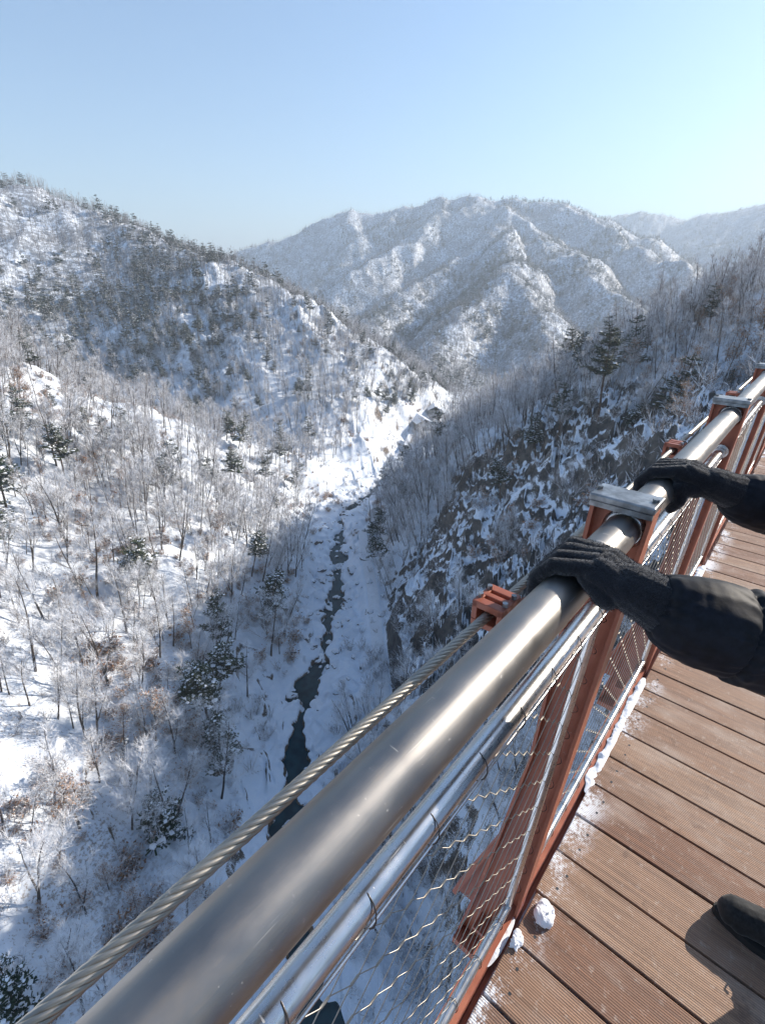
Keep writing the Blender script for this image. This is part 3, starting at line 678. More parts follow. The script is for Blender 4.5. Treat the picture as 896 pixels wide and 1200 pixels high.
pick = np.where(kind[rest] == 1, 5+g_.integers(0, 3, rest.sum()), g_.integers(0, 5, rest.sum()))
inst_object('valley_woodland', 'frosted bare woodland filling the middle slopes of the gorge', np.c_[x, y, z-0.15][rest], ROT[rest], hgt[rest], pick, HB+HP)
# far forest on the mountains
P = scatter(215, 2500, lambda r: 1.3+r*0.0024, 21); x, y = P.T; z = ground_z(x, y); r = np.hypot(x-CAM[0], y-CAM[1])
dens = (0.75+0.25*np.clip(sn(x, y, 70, 93)*2+0.5, 0, 1))*np.clip((r-215)/70, 0, 1)*np.interp(r, [285, 480], [0.72, 1.0])
keep = (g_.uniform(0, 1, len(x)) < dens); x, y, z, r = [v[keep] for v in (x, y, z, r)]
vis = visible(x, y, z+10, 20); x, y, z, r = [v[vis] for v in (x, y, z, r)]
pn = g_.uniform(0, 1, len(x)) < 0.03+0.30*np.clip(sn(x, y, 110, 94)*1.6-0.55, 0, 1)+0.10*np.clip(sn(x, y, 30, 99)*2-0.6, 0, 1)
pick = np.where(pn, 5+g_.integers(0, 4, len(x)), g_.integers(0, 5, len(x)))
rot = np.c_[g_.normal(0, .05, len(x)), g_.normal(0, .05, len(x)), g_.uniform(0, 2*PI, len(x))]
inst_object('mountain_forest', 'snow dusted forest covering the distant mountains', np.c_[x, y, z-0.3], rot, np.clip(g_.normal(0.66, 0.16, len(x)), .35, 1.1), pick, LB+LP)
NFAR = len(x)
# undergrowth
P = scatter(20, 260, lambda r: 1.0+r*0.007, 31); x, y = P.T; z = ground_z(x, y); dr, dE = mask_common(x, y); r = np.hypot(x-CAM[0], y-CAM[1])
dens = 0.30+0.8*np.clip(sn(x, y, 13, 96)*1.3+0.2, 0, 1); dens = np.where(dr < 4, 0, np.where(dr < 9, dens*.4, dens))
azs = np.degrees(np.arctan2(y-CAM[1], x-CAM[0])); dens = np.where(azs > 48, dens*np.where(r < 75, 1.0, .75), dens)
keep = g_.uniform(0, 1, len(x)) < dens; x, y, z, r = [v[keep] for v in (x, y, z, r)]
vis = visible(x, y, z+1.5, 20); x, y, z, r = [v[vis] for v in (x, y, z, r)]
br = sn(x, y, 16, 97) > np.where(np.degrees(np.arctan2(y-CAM[1], x-CAM[0])) > 66, -0.15, 0.35)
pick = np.where(br & (g_.uniform(0, 1, len(x)) < .7), 3+g_.integers(0, 2, len(x)), g_.integers(0, 3, len(x)))
rot = np.c_[g_.normal(0, .15, len(x)), g_.normal(0, .15, len(x)), g_.uniform(0, 2*PI, len(x))]
inst_object('undergrowth', 'low frosted shrubs and dry brush poking through the snow', np.c_[x, y, z], rot, g_.uniform(0.6, 1.9, len(x))*np.where(r < 78, 1.3, 1.0), pick, SH)
def hit(px_, py_, rmin=20):
    v = ray(px_, py_); ts = np.concatenate([np.arange(rmin, 150, .25), np.arange(150, 900, 1.5)]); Q = CAM+ts[:, None]*v; gz = ground_z(Q[:, 0], Q[:, 1]); k_ = np.argmax(Q[:, 2] < gz)
    return np.array([Q[k_, 0], Q[k_, 1], gz[k_]])
# trees one can pick out in the photograph
HSP = []
for k in range(2):
    t_, c_ = pine_tree(700+k, 9, 0, 0.2, 1.0); HSP.append((t_.mesh('trunk', [M_pbark], True), c_.mesh('crown', [M_ndl, M_snow, M_pbark])))
for px_, py_, s_, T, nm, lab, cat in (
    (700, 494, 1.0, DPT[0], 'pine_tree', 'tall dark flat topped pine rising alone above the crag crest', 'pine tree'),
    (652, 520, 0.72, DPT[1], 'pine_tree', 'short dark layered pine on the crag crest left of the tallest pine', 'pine tree'),
    (205, 985, 1.0, HSP[0], 'pine_tree', 'round sunlit pine heavy with snow on the lower left slope', 'pine tree'),
    (30, 1195, 0.9, HSP[1], 'pine_tree', 'snow laden pine in the bottom left corner of the slope', 'pine tree'),
    (255, 765, 0.95, PT[0], 'pine_tree', 'dark green pine at the foot of the left slope beside the stream bend', 'pine tree'),
    (262, 900, 0.9, PT[2], 'pine_tree', 'shaded pine on the left bank below the stream bend', 'pine tree'),
    (845, 452, 1.0, OT[0], 'oak_tree', 'orange leaved tree beyond the crag crest near the railing', 'oak tree'),
    (880, 436, 1.1, OT[1], 'oak_tree', 'rightmost orange leaved tree above the far end of the railing', 'oak tree'),
    (800, 470, 0.9, OT[2], 'oak_tree', 'yellowish leaved tree on the snowy crest left of the orange ones', 'oak tree')):
    h_ = hit(px_, py_); plant(0, nm, lab, cat, None, T, (h_[0], h_[1], h_[2]-.2), (0, 0, px_*.7), s_)
# snow capped boulders in and beside the stream
def boulder(seed):
    bm = bmesh.new(); bmesh.ops.create_icosphere(bm, subdivisions=3, radius=1); r_ = np.random.default_rng(seed); o_ = r_.uniform(0, 40, 3)
    V_ = np.array([v.co[:] for v in bm.verts]); F_ = np.array([[v.index for v in f.verts] for f in bm.faces]); bm.free()
    for q in range(7):     # flat broken faces
        nn = r_.normal(0, 1, 3); nn /= np.linalg.norm(nn); dd = V_@nn; V_ = V_-np.maximum(dd-r_.uniform(.55, .85), 0)[:, None]*nn
    V_ *= (1+.10*sn(V_[:, 0]+o_[0]+V_[:, 2], V_[:, 1]+o_[1], .5, 3)+.05*sn(V_[:, 0]+o_[2], V_[:, 2]+V_[:, 1], .2, 4))[:, None]
    return mesh_np('boulder', V_*np.array([1, .8, .62]), F_, [M_boul], smooth=False)
nb_ = NB('snow_capped_rock'); P_ = nb_.coord('Object'); f_ = nb_.noise(P_, 2.2, 5, .65); nz_ = nb_.sep(nb_.geo('Normal'))[2]
nb_.set(col=nb_.mix(nb_.ramp(nb_.math('MULTIPLY_ADD', f_, .5, nz_), .62, .72), nb_.mix(f_, rgb(.05, .05, .055), rgb(.22, .20, .18)), rgb(.84, .86, .9)), rough=.8, spec=.25, normal=nb_.bump(f_, .6, .1)); M_boul = nb_.m
BM_ = [boulder(k) for k in range(6)]
cb = 0; tr_ = 0
while cb < 210 and tr_ < 4000:
    tr_ += 1
    k_ = g_.integers(8, len(RIV)-5); t_ = g_.uniform(); c_ = RIV[k_]*(1-t_)+RIV[k_+1]*t_+g_.normal(0, 4.2, 2); cz = float(ground_z(c_[:1], c_[1:])[0])
    if cz > FLOOR+4 or not visible(c_[:1], c_[1:], np.array([cz+1]), 0)[0]: continue
    o = link('boulder', BM_[int(g_.integers(6))]); s_ = float(np.clip(g_.lognormal(-.55, .45), .25, 1.6)); o.location = (c_[0], c_[1], max(cz, FLOOR)+.05*s_); o.scale = (s_, s_*g_.uniform(.8, 1.2), s_*g_.uniform(.8, 1.2)); o.rotation_euler = (g_.normal(0, .25), g_.normal(0, .25), g_.uniform(0, 6.28))
    props(o, 'snow capped grey boulder lying in or beside the dark stream', 'boulder', 'boulders along the stream'); cb += 1
# riverside path
n_ = len(PATH); Tn = np.gradient(PATH, axis=0); Tn /= np.linalg.norm(Tn, axis=1)[:, None]; Nn2 = np.stack([-Tn[:, 1], Tn[:, 0]], -1)
mb = MB(); mb.add(np.concatenate([np.c_[PATH+Nn2*1.15, np.full(n_, -57.1)], np.c_[PATH-Nn2*1.15, np.full(n_, -57.1)]]), [[k, n_+k, n_+k+1, k+1] for k in range(n_-1)]); o = mb.obj('path', [M_snow]); props(o, 'snow covered path along the right bank', kind='structure')
# low walls and roofs where the valley opens
def shed(px_, py_, L, W_, H_, yaw, label, group=None, roof=True):
    h_ = hit(px_, py_); root = empty('shed' if roof else 'retaining_wall', (h_[0], h_[1], h_[2]-.3)); root.rotation_euler = (0, 0, yaw); props(root, label, 'shed' if roof else 'retaining wall')
    if roof:
        MB().box((-L/2, -W_/2, 0), (L/2, W_/2, H_)).obj('wall', [M_conc], root)
        MB().prism([(-W_/2-.4, H_), (0, H_+W_*.28), (W_/2+.4, H_), (W_/2+.4, H_+.35), (0, H_+W_*.28+.35), (-W_/2-.4, H_+.35)], 0, -L/2-.4, L/2+.4).obj('roof', [M_snow], root)
        MB().box((-.5, -W_/2-.04, 0), (.5, -W_/2+.02, 2.1)).obj('door', [M_dark], root)
        for q in (-1, 1): MB().box((q*L*.3-.5, -W_/2-.04, 1.0), (q*L*.3+.5, -W_/2+.02, 1.9)).obj('window', [M_dark], root)
    else:
        MB().box((-L/2, -W_/2, 0), (L/2, W_/2, H_)).obj('wall', [M_conc], root); MB().box((-L/2-.1, -W_/2-.1, H_), (L/2+.1, W_/2+.1, H_+.3), 0, None, .08).obj('snow_cap', [M_snow], root)
shed(492, 503, 11, 7, 3.4, 1.0, 'small grey shed with snow covered roof where the valley opens')
shed(478, 522, 16, 1.6, 2.6, .55, 'long low retaining wall capped with snow across the valley mouth', roof=False)
shed(508, 488, 9, 6, 3.0, .7, 'distant low shed under snow at the far end of the valley flat')
print('TREES near', cnt, 'rest', int(rest.sum()), 'far', NFAR, 'shrubs', len(x))

# ------------------------------------------------------------------ haze
hz = MB().box((-4300, -4300, FLOOR-8), (4300, 4300, float(Z.max())+25))
nh = bpy.data.materials.new('haze_air'); nh.use_nodes = True; nh.node_tree.nodes.clear()
ho = nh.node_tree.nodes.new('ShaderNodeOutputMaterial'); hv = nh.node_tree.nodes.new('ShaderNodeVolumePrincipled')
hv.inputs['Color'].default_value = (0.76, 0.88, 1.0, 1); hv.inputs['Density'].default_value = 0.00056; hv.inputs['Anisotropy'].default_value = 0.1
nh.node_tree.links.new(hv.outputs[0], ho.inputs['Volume'])
o = hz.obj('haze', [nh]); props(o, 'thin cold haze lying over the far mountains', kind='stuff')

# ------------------------------------------------------------------ footbridge
RY, RZ, RR_ = 0.0113, 1.1913, 0.034
X0, X1 = -3.1, 58.9
bridge = empty('footbridge', (0, -0.95, 0)); props(bridge, 'footbridge with reddish brown grooved timber deck on rust red steel beams', 'footbridge')
OFF = Vector((0, 0.95, 0))
def shift(mb, v):
    mb.V = [a+np.array(v) for a in mb.V]; return mb
dk = MB(); screws = MB(); PP = 0.155
k = int(X0/PP); rb = random.Random(4)
while k*PP < X1:
    a, b = k*PP+0.0035, (k+1)*PP-0.0035; dz = rb.uniform(-.0012, .0012)
    yo = -0.0-abs(rb.gauss(0, .003))
    if -1.2 < a < 6: dk.box((a, -1.9, -0.03+dz), (b, yo, dz), 0, None, 0.003)
    else: dk.box((a, -1.9, -0.03+dz), (b, yo, dz))
    if a < 8:
        for yy in (-0.055, -0.62, -1.25, -1.84):
            for xx in (0.3, 0.7):
                cx_, cy_ = a+(b-a)*xx+rb.gauss(0, .003), yy+rb.gauss(0, .004); n_ = 8
                ring = [(cx_+.0042*math.cos(q/n_*2*PI), cy_+.0042*math.sin(q/n_*2*PI), dz+.0008) for q in range(n_)]+[(cx_, cy_, dz+.0004)]
                screws.add(ring, [[q, (q+1) % n_, n_] for q in range(n_)])
    k += 1
shift(dk, OFF).obj('deck', [M_deck], bridge); shift(screws, OFF).obj('deck_screws', [M_dark], bridge)
eb = MB().box((X0, 0.017, -0.13), (X1, 0.058, -0.004), 0).box((X0, 0.004, -0.135), (X1, 0.0165, -0.045)); shift(eb, OFF).obj('edge_beam', [M_red], bridge)
eb = MB().box((X0, -1.97, -0.13), (X1, -1.905, 0.012)); shift(eb, OFF).obj('edge_beam', [M_red], bridge)
for yy in (-0.35, -0.95, -1.55):
    shift(MB().box((X0, yy-.04, -0.12), (X1, yy+.04, -0.034)), OFF).obj('joist', [M_red], bridge)
POSTS = [0.24+1.32*k for k in range(-2, 45)]
crossbeam = None
for bx in POSTS:
    if crossbeam is None:
        mb = MB().box((-.05, -2.2+.95, -.30), (.05, .115+.95, -.288)).box((-.005, -2.2+.95, -.288), (.005, .115+.95, -.152)).box((-.05, -2.2+.95, -.152), (.05, .115+.95, -.140))
        crossbeam = mb.obj('crossbeam', [M_red], bridge); crossbeam.location = (bx-.02, 0, 0)
    else:
        o = crossbeam.copy(); COL.objects.link(o); o.parent = bridge; o.location = (bx-.02, 0, 0)
# landing on the far hillside
zl = float(ground_z(np.array([X1]), np.array([-1.0]))[0])
shift(MB().box((X1-1.5, -2.6, zl-8), (X1+4, 0.7, -0.36), 0, None, 0.05), OFF).obj('abutment', [M_conc], bridge)

# railing
rail = empty('bridge_railing', (0, RY, 0)); props(rail, 'bridge railing of rust red posts, thick brushed steel handrail and wire mesh', 'railing')
ROFF = Vector((0, -RY, 0))
def tubeX(mb, x0, x1, y0, z0, r, k=20, mi=0, n=2, y1=None, z1=None):
    y1 = y0 if y1 is None else y1; z1 = z0 if z1 is None else z1
    t = np.linspace(0, 1, n); return mb.tube(np.c_[x0+(x1-x0)*t, y0+(y1-y0)*t, z0+(z1-z0)*t], r, k, mi)
mb = MB(); tubeX(mb, X0, X1, RY, RZ, RR_, 64, n=60); shift(mb, ROFF).obj('handrail', [M_steel], rail, True)
def lean(z, mb_from, mb, dxdz):
    pass
def shear(mb, dx, z0=0.0):
    mb.V = [np.c_[a[:, 0]+dx*(a[:, 2]-z0), a[:, 1], a[:, 2]] for a in mb.V]; return mb
SL = 0.12/1.235
def inner(z): return 0.018-0.048*z/1.235
def outer(z): return 0.072 if z > 0.55 else 0.072+0.055*(0.55-z)/0.55
web = [(inner(-.26), -.26), (inner(0), 0), (inner(1.236), 1.236), (outer(1.236), 1.236), (outer(.55), .55), (outer(0), 0), (outer(-.26)+.01, -.26)]
def make_post():
    W = MB().prism(web, 0, -.005, .005)
    fi = lambda z: inner(z)
    pi_ = [(inner(-.26), -.26), (inner(1.238), 1.238), (inner(1.238)-.008, 1.238), (inner(-.26)-.008, -.26)]
    W.prism(pi_, 0, -.027, .027)
    po = [(outer(1.238), 1.238), (outer(.55), .55), (outer(0), 0), (outer(-.26)+.01, -.26), (outer(-.26)+.018, -.26), (outer(0)+.008, 0), (outer(.55)+.008, .55), (outer(1.238)+.008, 1.238)]
    W.prism(po, 0, -.027, .027)
    W.box((-.055, -.05, -.285), (.055, .17, -.262))
    return shear(W, SL)
def make_brace():   # sloping outrigger gusset outside the post foot
    W = MB().prism([(.108, .20), (.20, -.135), (.14, -.135), (.11, .16)], 0, -.004, .004)
    W.prism([(.105, .205), (.114, .209), (.215, -.13), (.200, -.136)], 0, -.024, .024)
    return shear(W, SL)
def make_cap():
    W = MB().box((-.038, -.040, 1.243), (.038, .083, 1.258), 0, None, .003)
    W.box((-.038, -.038, 1.233), (-.028, .080, 1.2435)).box((.028, -.038, 1.233), (.038, .080, 1.2435))
    return shear(W, SL)
def make_collar():
    W = MB(); t = np.array([-.014, -.010, .010, .014]); W.tube(np.c_[t+SL*RZ, np.full(4, RY), np.full(4, RZ)], [.0355, .042, .042, .0355], 32); return W
def make_arm():
    # arm reaching outwards from the post to the rope clamp
    W = MB(); p0 = np.array([SL*1.05+.0, .078, 1.03]); p1 = np.array([-.20, .118, 1.082])
    d = p1-p0; L = np.linalg.norm(d); ex = d/L; ey = np.array([0, 0, 1.0]); ez = np.cross(ex, ey); ez /= np.linalg.norm(ez); ey = np.cross(ez, ex); R_ = np.stack([ex, ey, ez], 1)
    c_ = (p0+p1)/2; W.box(c_-np.array([L/2, .022, .005]), c_+np.array([L/2, .022, .005]), 0, R_)
    return W
def make_clamp():
    W = MB(); c_ = np.array([-.195, .122, 1.103]); l = .034
    # lower saddle, upper jaw cut by two slots
    W.box(c_+(-l, -.030, -.026), c_+(l, .030, -.013), 0, None, .002)
    for a_, b_ in ((-.034, -.016), (-.006, .006), (.016, .034)):
        W.box(c_+(a_, -.030, .0125), c_+(b_, .030, .026), 0, None, .0015)
    W.box(c_+(-l, -.030, -.0125), c_+(l, -.019, .0255), 0, None, .0015).box(c_+(-l, .019, -.0125), c_+(l, .030, .0255), 0, None, .0015)
    return W
def make_bolts():
    W = MB()
    for yy in (-.030, .076):
        W.tube([[SL*1.258, yy, 1.258], [SL*1.258, yy, 1.264]], .006, 6)
    for xx in (-.211, -.179):
        W.tube([[xx, .098, 1.128], [xx, .098, 1.137]], .005, 6).tube([[xx, .146, 1.128], [xx, .146, 1.137]], .005, 6)
    W.tube([[SL*.95-.012, .035, .99], [SL*.95-.004, .035, .99]], .008, 6)
    return W
def make_socket():
    W = MB(); xx = SL*1.052
    W.tube([[xx-.013, .0063, 1.052], [xx-.005, .0063, 1.052]], .028, 24); W.tube([[xx-.045, .0063, 1.052], [xx-.013, .0063, 1.052]], .0205, 24)
    W.tube([[xx+.005, .0063, 1.052], [xx+.013, .0063, 1.052]], .028, 24); W.tube([[xx+.013, .0063, 1.052], [xx+.045, .0063, 1.052]], .0205, 24)
    return W
protos = {}
for nm, fn, mt, sm in (('brace', make_brace, M_red, False), ('cap_plate', make_cap, M_galv, False), ('collar', make_collar, M_steel2, True), ('clamp_arm', make_arm, M_red, False), ('rope_clamp', make_clamp, M_red, False), ('bolt', make_bolts, M_galv, False), ('tube_socket', make_socket, M_steel2, True)):
    protos[nm] = fn().mesh(nm, [mt], sm)
post_me = make_post().mesh('post', [M_red])
BAY = 1.32
def tilt_wave(x, w): t = (x/w) % 1.0; return 4*abs(t-0.5)-1
def make_frame():
    W = MB(); a = .035; L = BAY-.035
    yt, yb = .0063, .034
    def yz(z): return yb+(yt-yb)*(z-.055)/(1.03-.055)
    for xx in (-.03+0.0+a+.03+.0, L-.02):
        W.tube([[xx+SL*1.035, yz(1.035), 1.035], [xx+SL*.05, yz(.05), .05]], .0105, 14)
    W.tube([[a+SL*.055, yb, .055], [L-.02+SL*.055, yb, .055]], .012, 14)
    return W
def make_top():
    W = MB(); W.tube([[.04+SL*1.052, .0063, 1.052], [BAY-.04+SL*1.052, .0063, 1.052]], .0175, 24)
    W.tube([[.05+SL*1.03, -.010, 1.034], [BAY-.05+SL*1.03, -.010, 1.034]], .0022, 6); return W
def make_net(seed):
    W = MB(); yt, yb = .0063, .034; r_ = random.Random(seed)
    a, b = .05, BAY-.06; nz = 22; h = (1.03-.06)/nz; wl = .10
    half = wl/2; nk = int((b-a)/half)
    pos = lambda q_, z_: (a+(b-a)*q_/nk, yb+(yt-yb)*(z_-.055)/.975, z_)
    for i_ in range(nz):
        zc = .06+h*(i_+.5); pts_ = []
        for q_ in range(nk+1):
            sgn = 1 if (q_+i_) % 2 == 0 else -1; z_ = zc+sgn*h*.46; x_, y_, _ = pos(q_, z_)
            pts_ += [(x_-.008+SL*z_, y_, z_), (x_+.008+SL*z_, y_, z_)]
            if sgn > 0 and i_ < nz-1: W.tube([(x_-.006+SL*z_, y_, z_+h*.04), (x_+.006+SL*z_, y_, z_+h*.04)], .0016, 6, 0, True)
        W.tube(np.array(pts_), .00075, 4, 0, False)
    for i_ in range(11):   # lashing rings round the top and bottom tubes
        xx = a+(b-a)*(i_+.5)/11
        for zc, rr_, yc in ((1.048, .0205, .004), (.056, .0145, .034)):
            th_ = np.linspace(0, 2*PI, 15); W.tube(np.c_[xx+SL*zc+.006*np.sin(th_), yc+rr_*np.cos(th_), zc+rr_*np.sin(th_)], .0010, 4, 1, False)
    for xx in (a-.012, b+.038):
        for i_ in range(12):
            zc = .09+i_*.082; yc = yb+(yt-yb)*(zc-.055)/.975; th_ = np.linspace(0, 2*PI, 13)
            W.tube(np.c_[xx+SL*zc+.0135*np.cos(th_), yc+.0135*np.sin(th_), zc+.004*np.sin(th_)], .0009, 4, 1, False)
    return W
frame_me = make_frame().mesh('mesh_frame', [M_steel2], True); top_me = make_top().mesh('mesh_top_tube', [M_steel2], True)
M_wire2 = simple('dark_lashing_wire', (0.08, 0.07, 0.065), 0.45, 0.7)
net_me = [make_net(k).mesh('wire_mesh', [M_rope, M_wire2], True) for k in range(3)]
for q, bx in enumerate(POSTS):
    loc = Vector((bx, -RY, 0))
    p = link('post', post_me, rail); p.location = loc
    near_ = bx < 14
    for nm, me_ in protos.items():
        if nm in ('brace', 'cap_plate') or near_:
            c_ = link(nm, me_, p)
    if q < len(POSTS)-1:
        t_ = link('mesh_top_tube', top_me, rail); t_.location = loc
        f_ = link('mesh_frame', frame_me, rail); f_.location = loc
        if bx < 26:
            n_ = link('wire_mesh', net_me[q % 3], f_)
# rope running outside the posts through the clamps
rope = MB(); CY, CZ = 0.122, 1.105
for s_ in range(7):
    xs = np.arange(-1.6, 6.0, .008)
    ph = s_/7*2*PI+xs/.095*2*PI; rope.tube(np.c_[xs, CY+.0058*np.cos(ph), CZ+.0058*np.sin(ph)], .0033, 6, 0, False)
tubeX(rope, -1.6, 6.0, CY, CZ, .0045, 8); tubeX(rope, 6.0, X1, CY, CZ, .0088, 8); tubeX(rope, X0, -1.6, CY, CZ, .0088, 8)
o = rope.obj('wire_rope', [M_rope], None, True); props(o, 'twisted steel wire rope strung outside the handrail through red clamps', 'wire rope')

# snow left on the deck edge
def lump(name, c_, s_, seed, label, group=None, spiky=0.35, parent=None):
    bm = bmesh.new(); bmesh.ops.create_icosphere(bm, subdivisions=5, radius=1)
    r_ = np.random.default_rng(seed); o1 = r_.uniform(0, 50, 3)
    V_ = np.array([v.co[:] for v in bm.verts]); 
    d = np.zeros(len(V_))
    for wl, am in ((.9, .22), (.45, .14), (.2, .09), (.09, .07), (.05, .05)):
        d += am*(sn(V_[:, 0]+o1[0]+V_[:, 2]*.7, V_[:, 1]+o1[1], wl, 3)+sn(V_[:, 2]+o1[2], V_[:, 0]-V_[:, 1], wl, 4))*spiky*2
    V_ = V_*(1+d)[:, None]; V_ = V_*np.array(s_); V_[:, 2] = np.maximum(V_[:, 2], -0.0)
    F_ = np.array([[v.index for v in f.verts] for f in bm.faces]); bm.free()
    o = link(name, mesh_np(name, V_, F_, [M_snow], smooth=True)); o.location = c_; props(o, label, 'snow lump', group); return o
def strip(xa, xb, y0, y1, zc, seed, label):
    n_, m_ = int((xb-xa)/.006), 10; r_ = []
    xs = np.linspace(xa, xb, n_); ys = np.linspace(0, 1, m_); XX, TT = np.meshgrid(xs, ys, indexing='ij')
    edge = np.minimum(1, np.minimum(XX-xa, xb-XX)/.05)
    wob_ = .008*sn(XX, XX*0, .06, seed)+.005*sn(XX, XX*0, .02, seed+1)
    YY = y0+(y1-y0+wob_)*(TT*(.15+.85*edge**.5)+(1-edge**.5)*.4); prof = np.sin(PI*np.clip(TT, 0.02, .98))**.5
    ZZ = zc+edge*prof*(.009+.005*sn(XX, YY, .07, seed+2)+.004*sn(XX, YY, .025, seed+3)+.003*sn(XX, YY, .011, seed+5))-.004
    V_ = np.stack([XX, YY, ZZ], -1).reshape(-1, 3); i, j = np.meshgrid(np.arange(n_-1), np.arange(m_-1), indexing='ij'); F_ = np.stack([i*m_+j, (i+1)*m_+j, (i+1)*m_+j+1, i*m_+j+1], -1).reshape(-1, 4)
    o = link('snow_strip', mesh_np('snow_strip', V_, F_, [M_snow], smooth=True)); props(o, label, 'snow strip')
strip(.06, .21, .004, .028, -.010, 11, 'blue shaded snow strip on the red edge beam just before the nearest post')
strip(.72, 1.47, -.012, .018, .002, 12, 'narrow snow strip along the board ends between the nearest and second posts')
strip(2.2, 2.83, -.016, .02, .002, 13, 'narrow snow strip along the board ends between the second and third posts')

# ------------------------------------------------------------------ person
def capsule(mb, p0, p1, r0, r1, k=16):
    p0 = np.array(p0, float); p1 = np.array(p1, float); d = p1-p0; L = np.linalg.norm(d)+1e-9; d = d/L
    t = np.linspace(-PI/2, 0, 6); P_ = [p0+d*r0*math.sin(a) for a in t]; R_ = [max(r0*math.cos(a), 1e-4) for a in t]
    t = np.linspace(0, PI/2, 6); P_ += [p1+d*r1*math.sin(a) for a in t]; R_ += [max(r1*math.cos(a), 1e-4) for a in t]
    mb.tube(P_, R_, k, 0, True)
def blob(name, caps, voxel, mat, parent=None, smooth_it=6, fac=0.5, disp=None):
    mb = MB()
    for c_ in caps:
        if len(c_) == 4: capsule(mb, *c_)
        else:
            pts_, rad_ = c_
            for a in range(len(pts_)-1): capsule(mb, pts_[a], pts_[a+1], rad_[a], rad_[a+1])
    me_ = mb.mesh(name, [mat]); o = bpy.data.objects.new(name, me_); COL.objects.link(o)
    m = o.modifiers.new('r', 'REMESH'); m.mode = 'VOXEL'; m.voxel_size = voxel; m.use_smooth_shade = True
    m = o.modifiers.new('s', 'SMOOTH'); m.iterations = smooth_it; m.factor = fac
    dg = bpy.context.evaluated_depsgraph_get(); dg.update(); ev = o.evaluated_get(dg); me2 = bpy.data.meshes.new_from_object(ev)
    bpy.data.objects.remove(o); me2.name = name
    n_ = len(me2.vertices); V_ = np.empty(n_*3, np.float32); me2.vertices.foreach_get('co', V_); V_ = V_.reshape(-1, 3).astype(float)
    N_ = np.empty(n_*3, np.float32); me2.vertices.foreach_get('normal', N_); N_ = N_.reshape(-1, 3)
    if disp is not None:
        V_ = V_+N_*disp(V_)[:, None]; me2.vertices.foreach_set('co', V_.astype(np.float32).ravel()); me2.update()
    me2.materials.clear(); me2.materials.append(mat)
    return link(name, me2, parent)
PO = (0.4, -0.62, 0.0)
def hand(xs, x_wrist, side, wrist, cuff):
    """gloved hand over the rail; xs = finger centres from little finger to index"""
    caps = []; zt = RZ+RR_
    lens = [0.82, 0.97, 1.0, 0.93]
    for i_, xf in enumerate(xs):
        l = lens[i_]; r_ = [.0118, .0128, .0131, .0128][i_]
        k0 = np.array([xf*0.72+x_wrist*0.28+.0, -.022, zt+.020+[.000, .003, .004, .001][i_]]); fan = (xf-np.mean(xs))*.18
        def onrail(a, off): # angle from vertical, outwards
            return np.array([0, RY+math.sin(a)*(RR_+off), RZ+math.cos(a)*(RR_+off)])
        k1 = onrail(math.radians(26+i_), r_+.0035)+(xf+fan*.4, 0, 0); k2 = onrail(math.radians(64+8*l), r_+.001)+(xf+fan*.7, 0, 0); k3 = onrail(math.radians(58+56*l), r_)+(xf+fan, 0, 0)
        caps.append(([k0, k1, k2, k3], [r_*1.22, r_*1.08, r_*1.0, r_*.88]))
        caps.append((np.array(wrist)+(0, .012, .0)+np.array([(xf-np.mean(xs))*.45, 0, -.002]), k0+(0, -.004, -.006), .0195, .0185))
        caps.append((np.array(wrist)+(0, .03, -.012)+np.array([(xf-np.mean(xs))*.5, 0, -.004]), k0+(0, .004, -.013), .020, .016))
    for i_ in range(3):   # back of the hand between the fingers
        xm = (xs[i_]+xs[i_+1])/2; k0 = np.array([xm*.72+x_wrist*.28, -.034, zt+.019]); caps.append((np.array(wrist)+(0, .008, .002)+np.array([(xm-np.mean(xs))*.5, 0, 0]), k0, .025, .0205))
    # thumb leaves the side of the palm and closes beneath the rail
    ti = xs[3]; sgn = 1 if xs[3] > xs[0] else -1
    b0 = np.array(wrist)+np.array([sgn*.018, .02, -.012]); t1 = np.array([ti-sgn*.004, -.034, RZ+.012]); t2 = np.array([ti+sgn*.0, -.036, RZ-.012]); t3 = np.array([ti-sgn*.002, -.022, RZ-.036])
    caps.append(([b0, t1, t2, t3], [.017, .0145, .0130, .0115]))
    caps.append((np.array(wrist)+(sgn*.01, .01, -.008), np.array([ti-sgn*.006, -.028, RZ+.016]), .022, .019))
    caps.append((np.array(wrist)+(0, .025, -.002), wrist, .033, .036)); caps.append((wrist, cuff, .0375, .0425)); 
    return caps
fz = lambda s_: (lambda V_: .0003*sn(V_[:, 0]*1+V_[:, 2], V_[:, 1]-V_[:, 2], .006, s_)+.0011*sn(V_[:, 0]+V_[:, 2]*.5, V_[:, 1]+V_[:, 2]*.6, .021, s_+2)+.0002*sn(V_[:, 0]-V_[:, 1], V_[:, 2]+V_[:, 1], .003, s_+1))
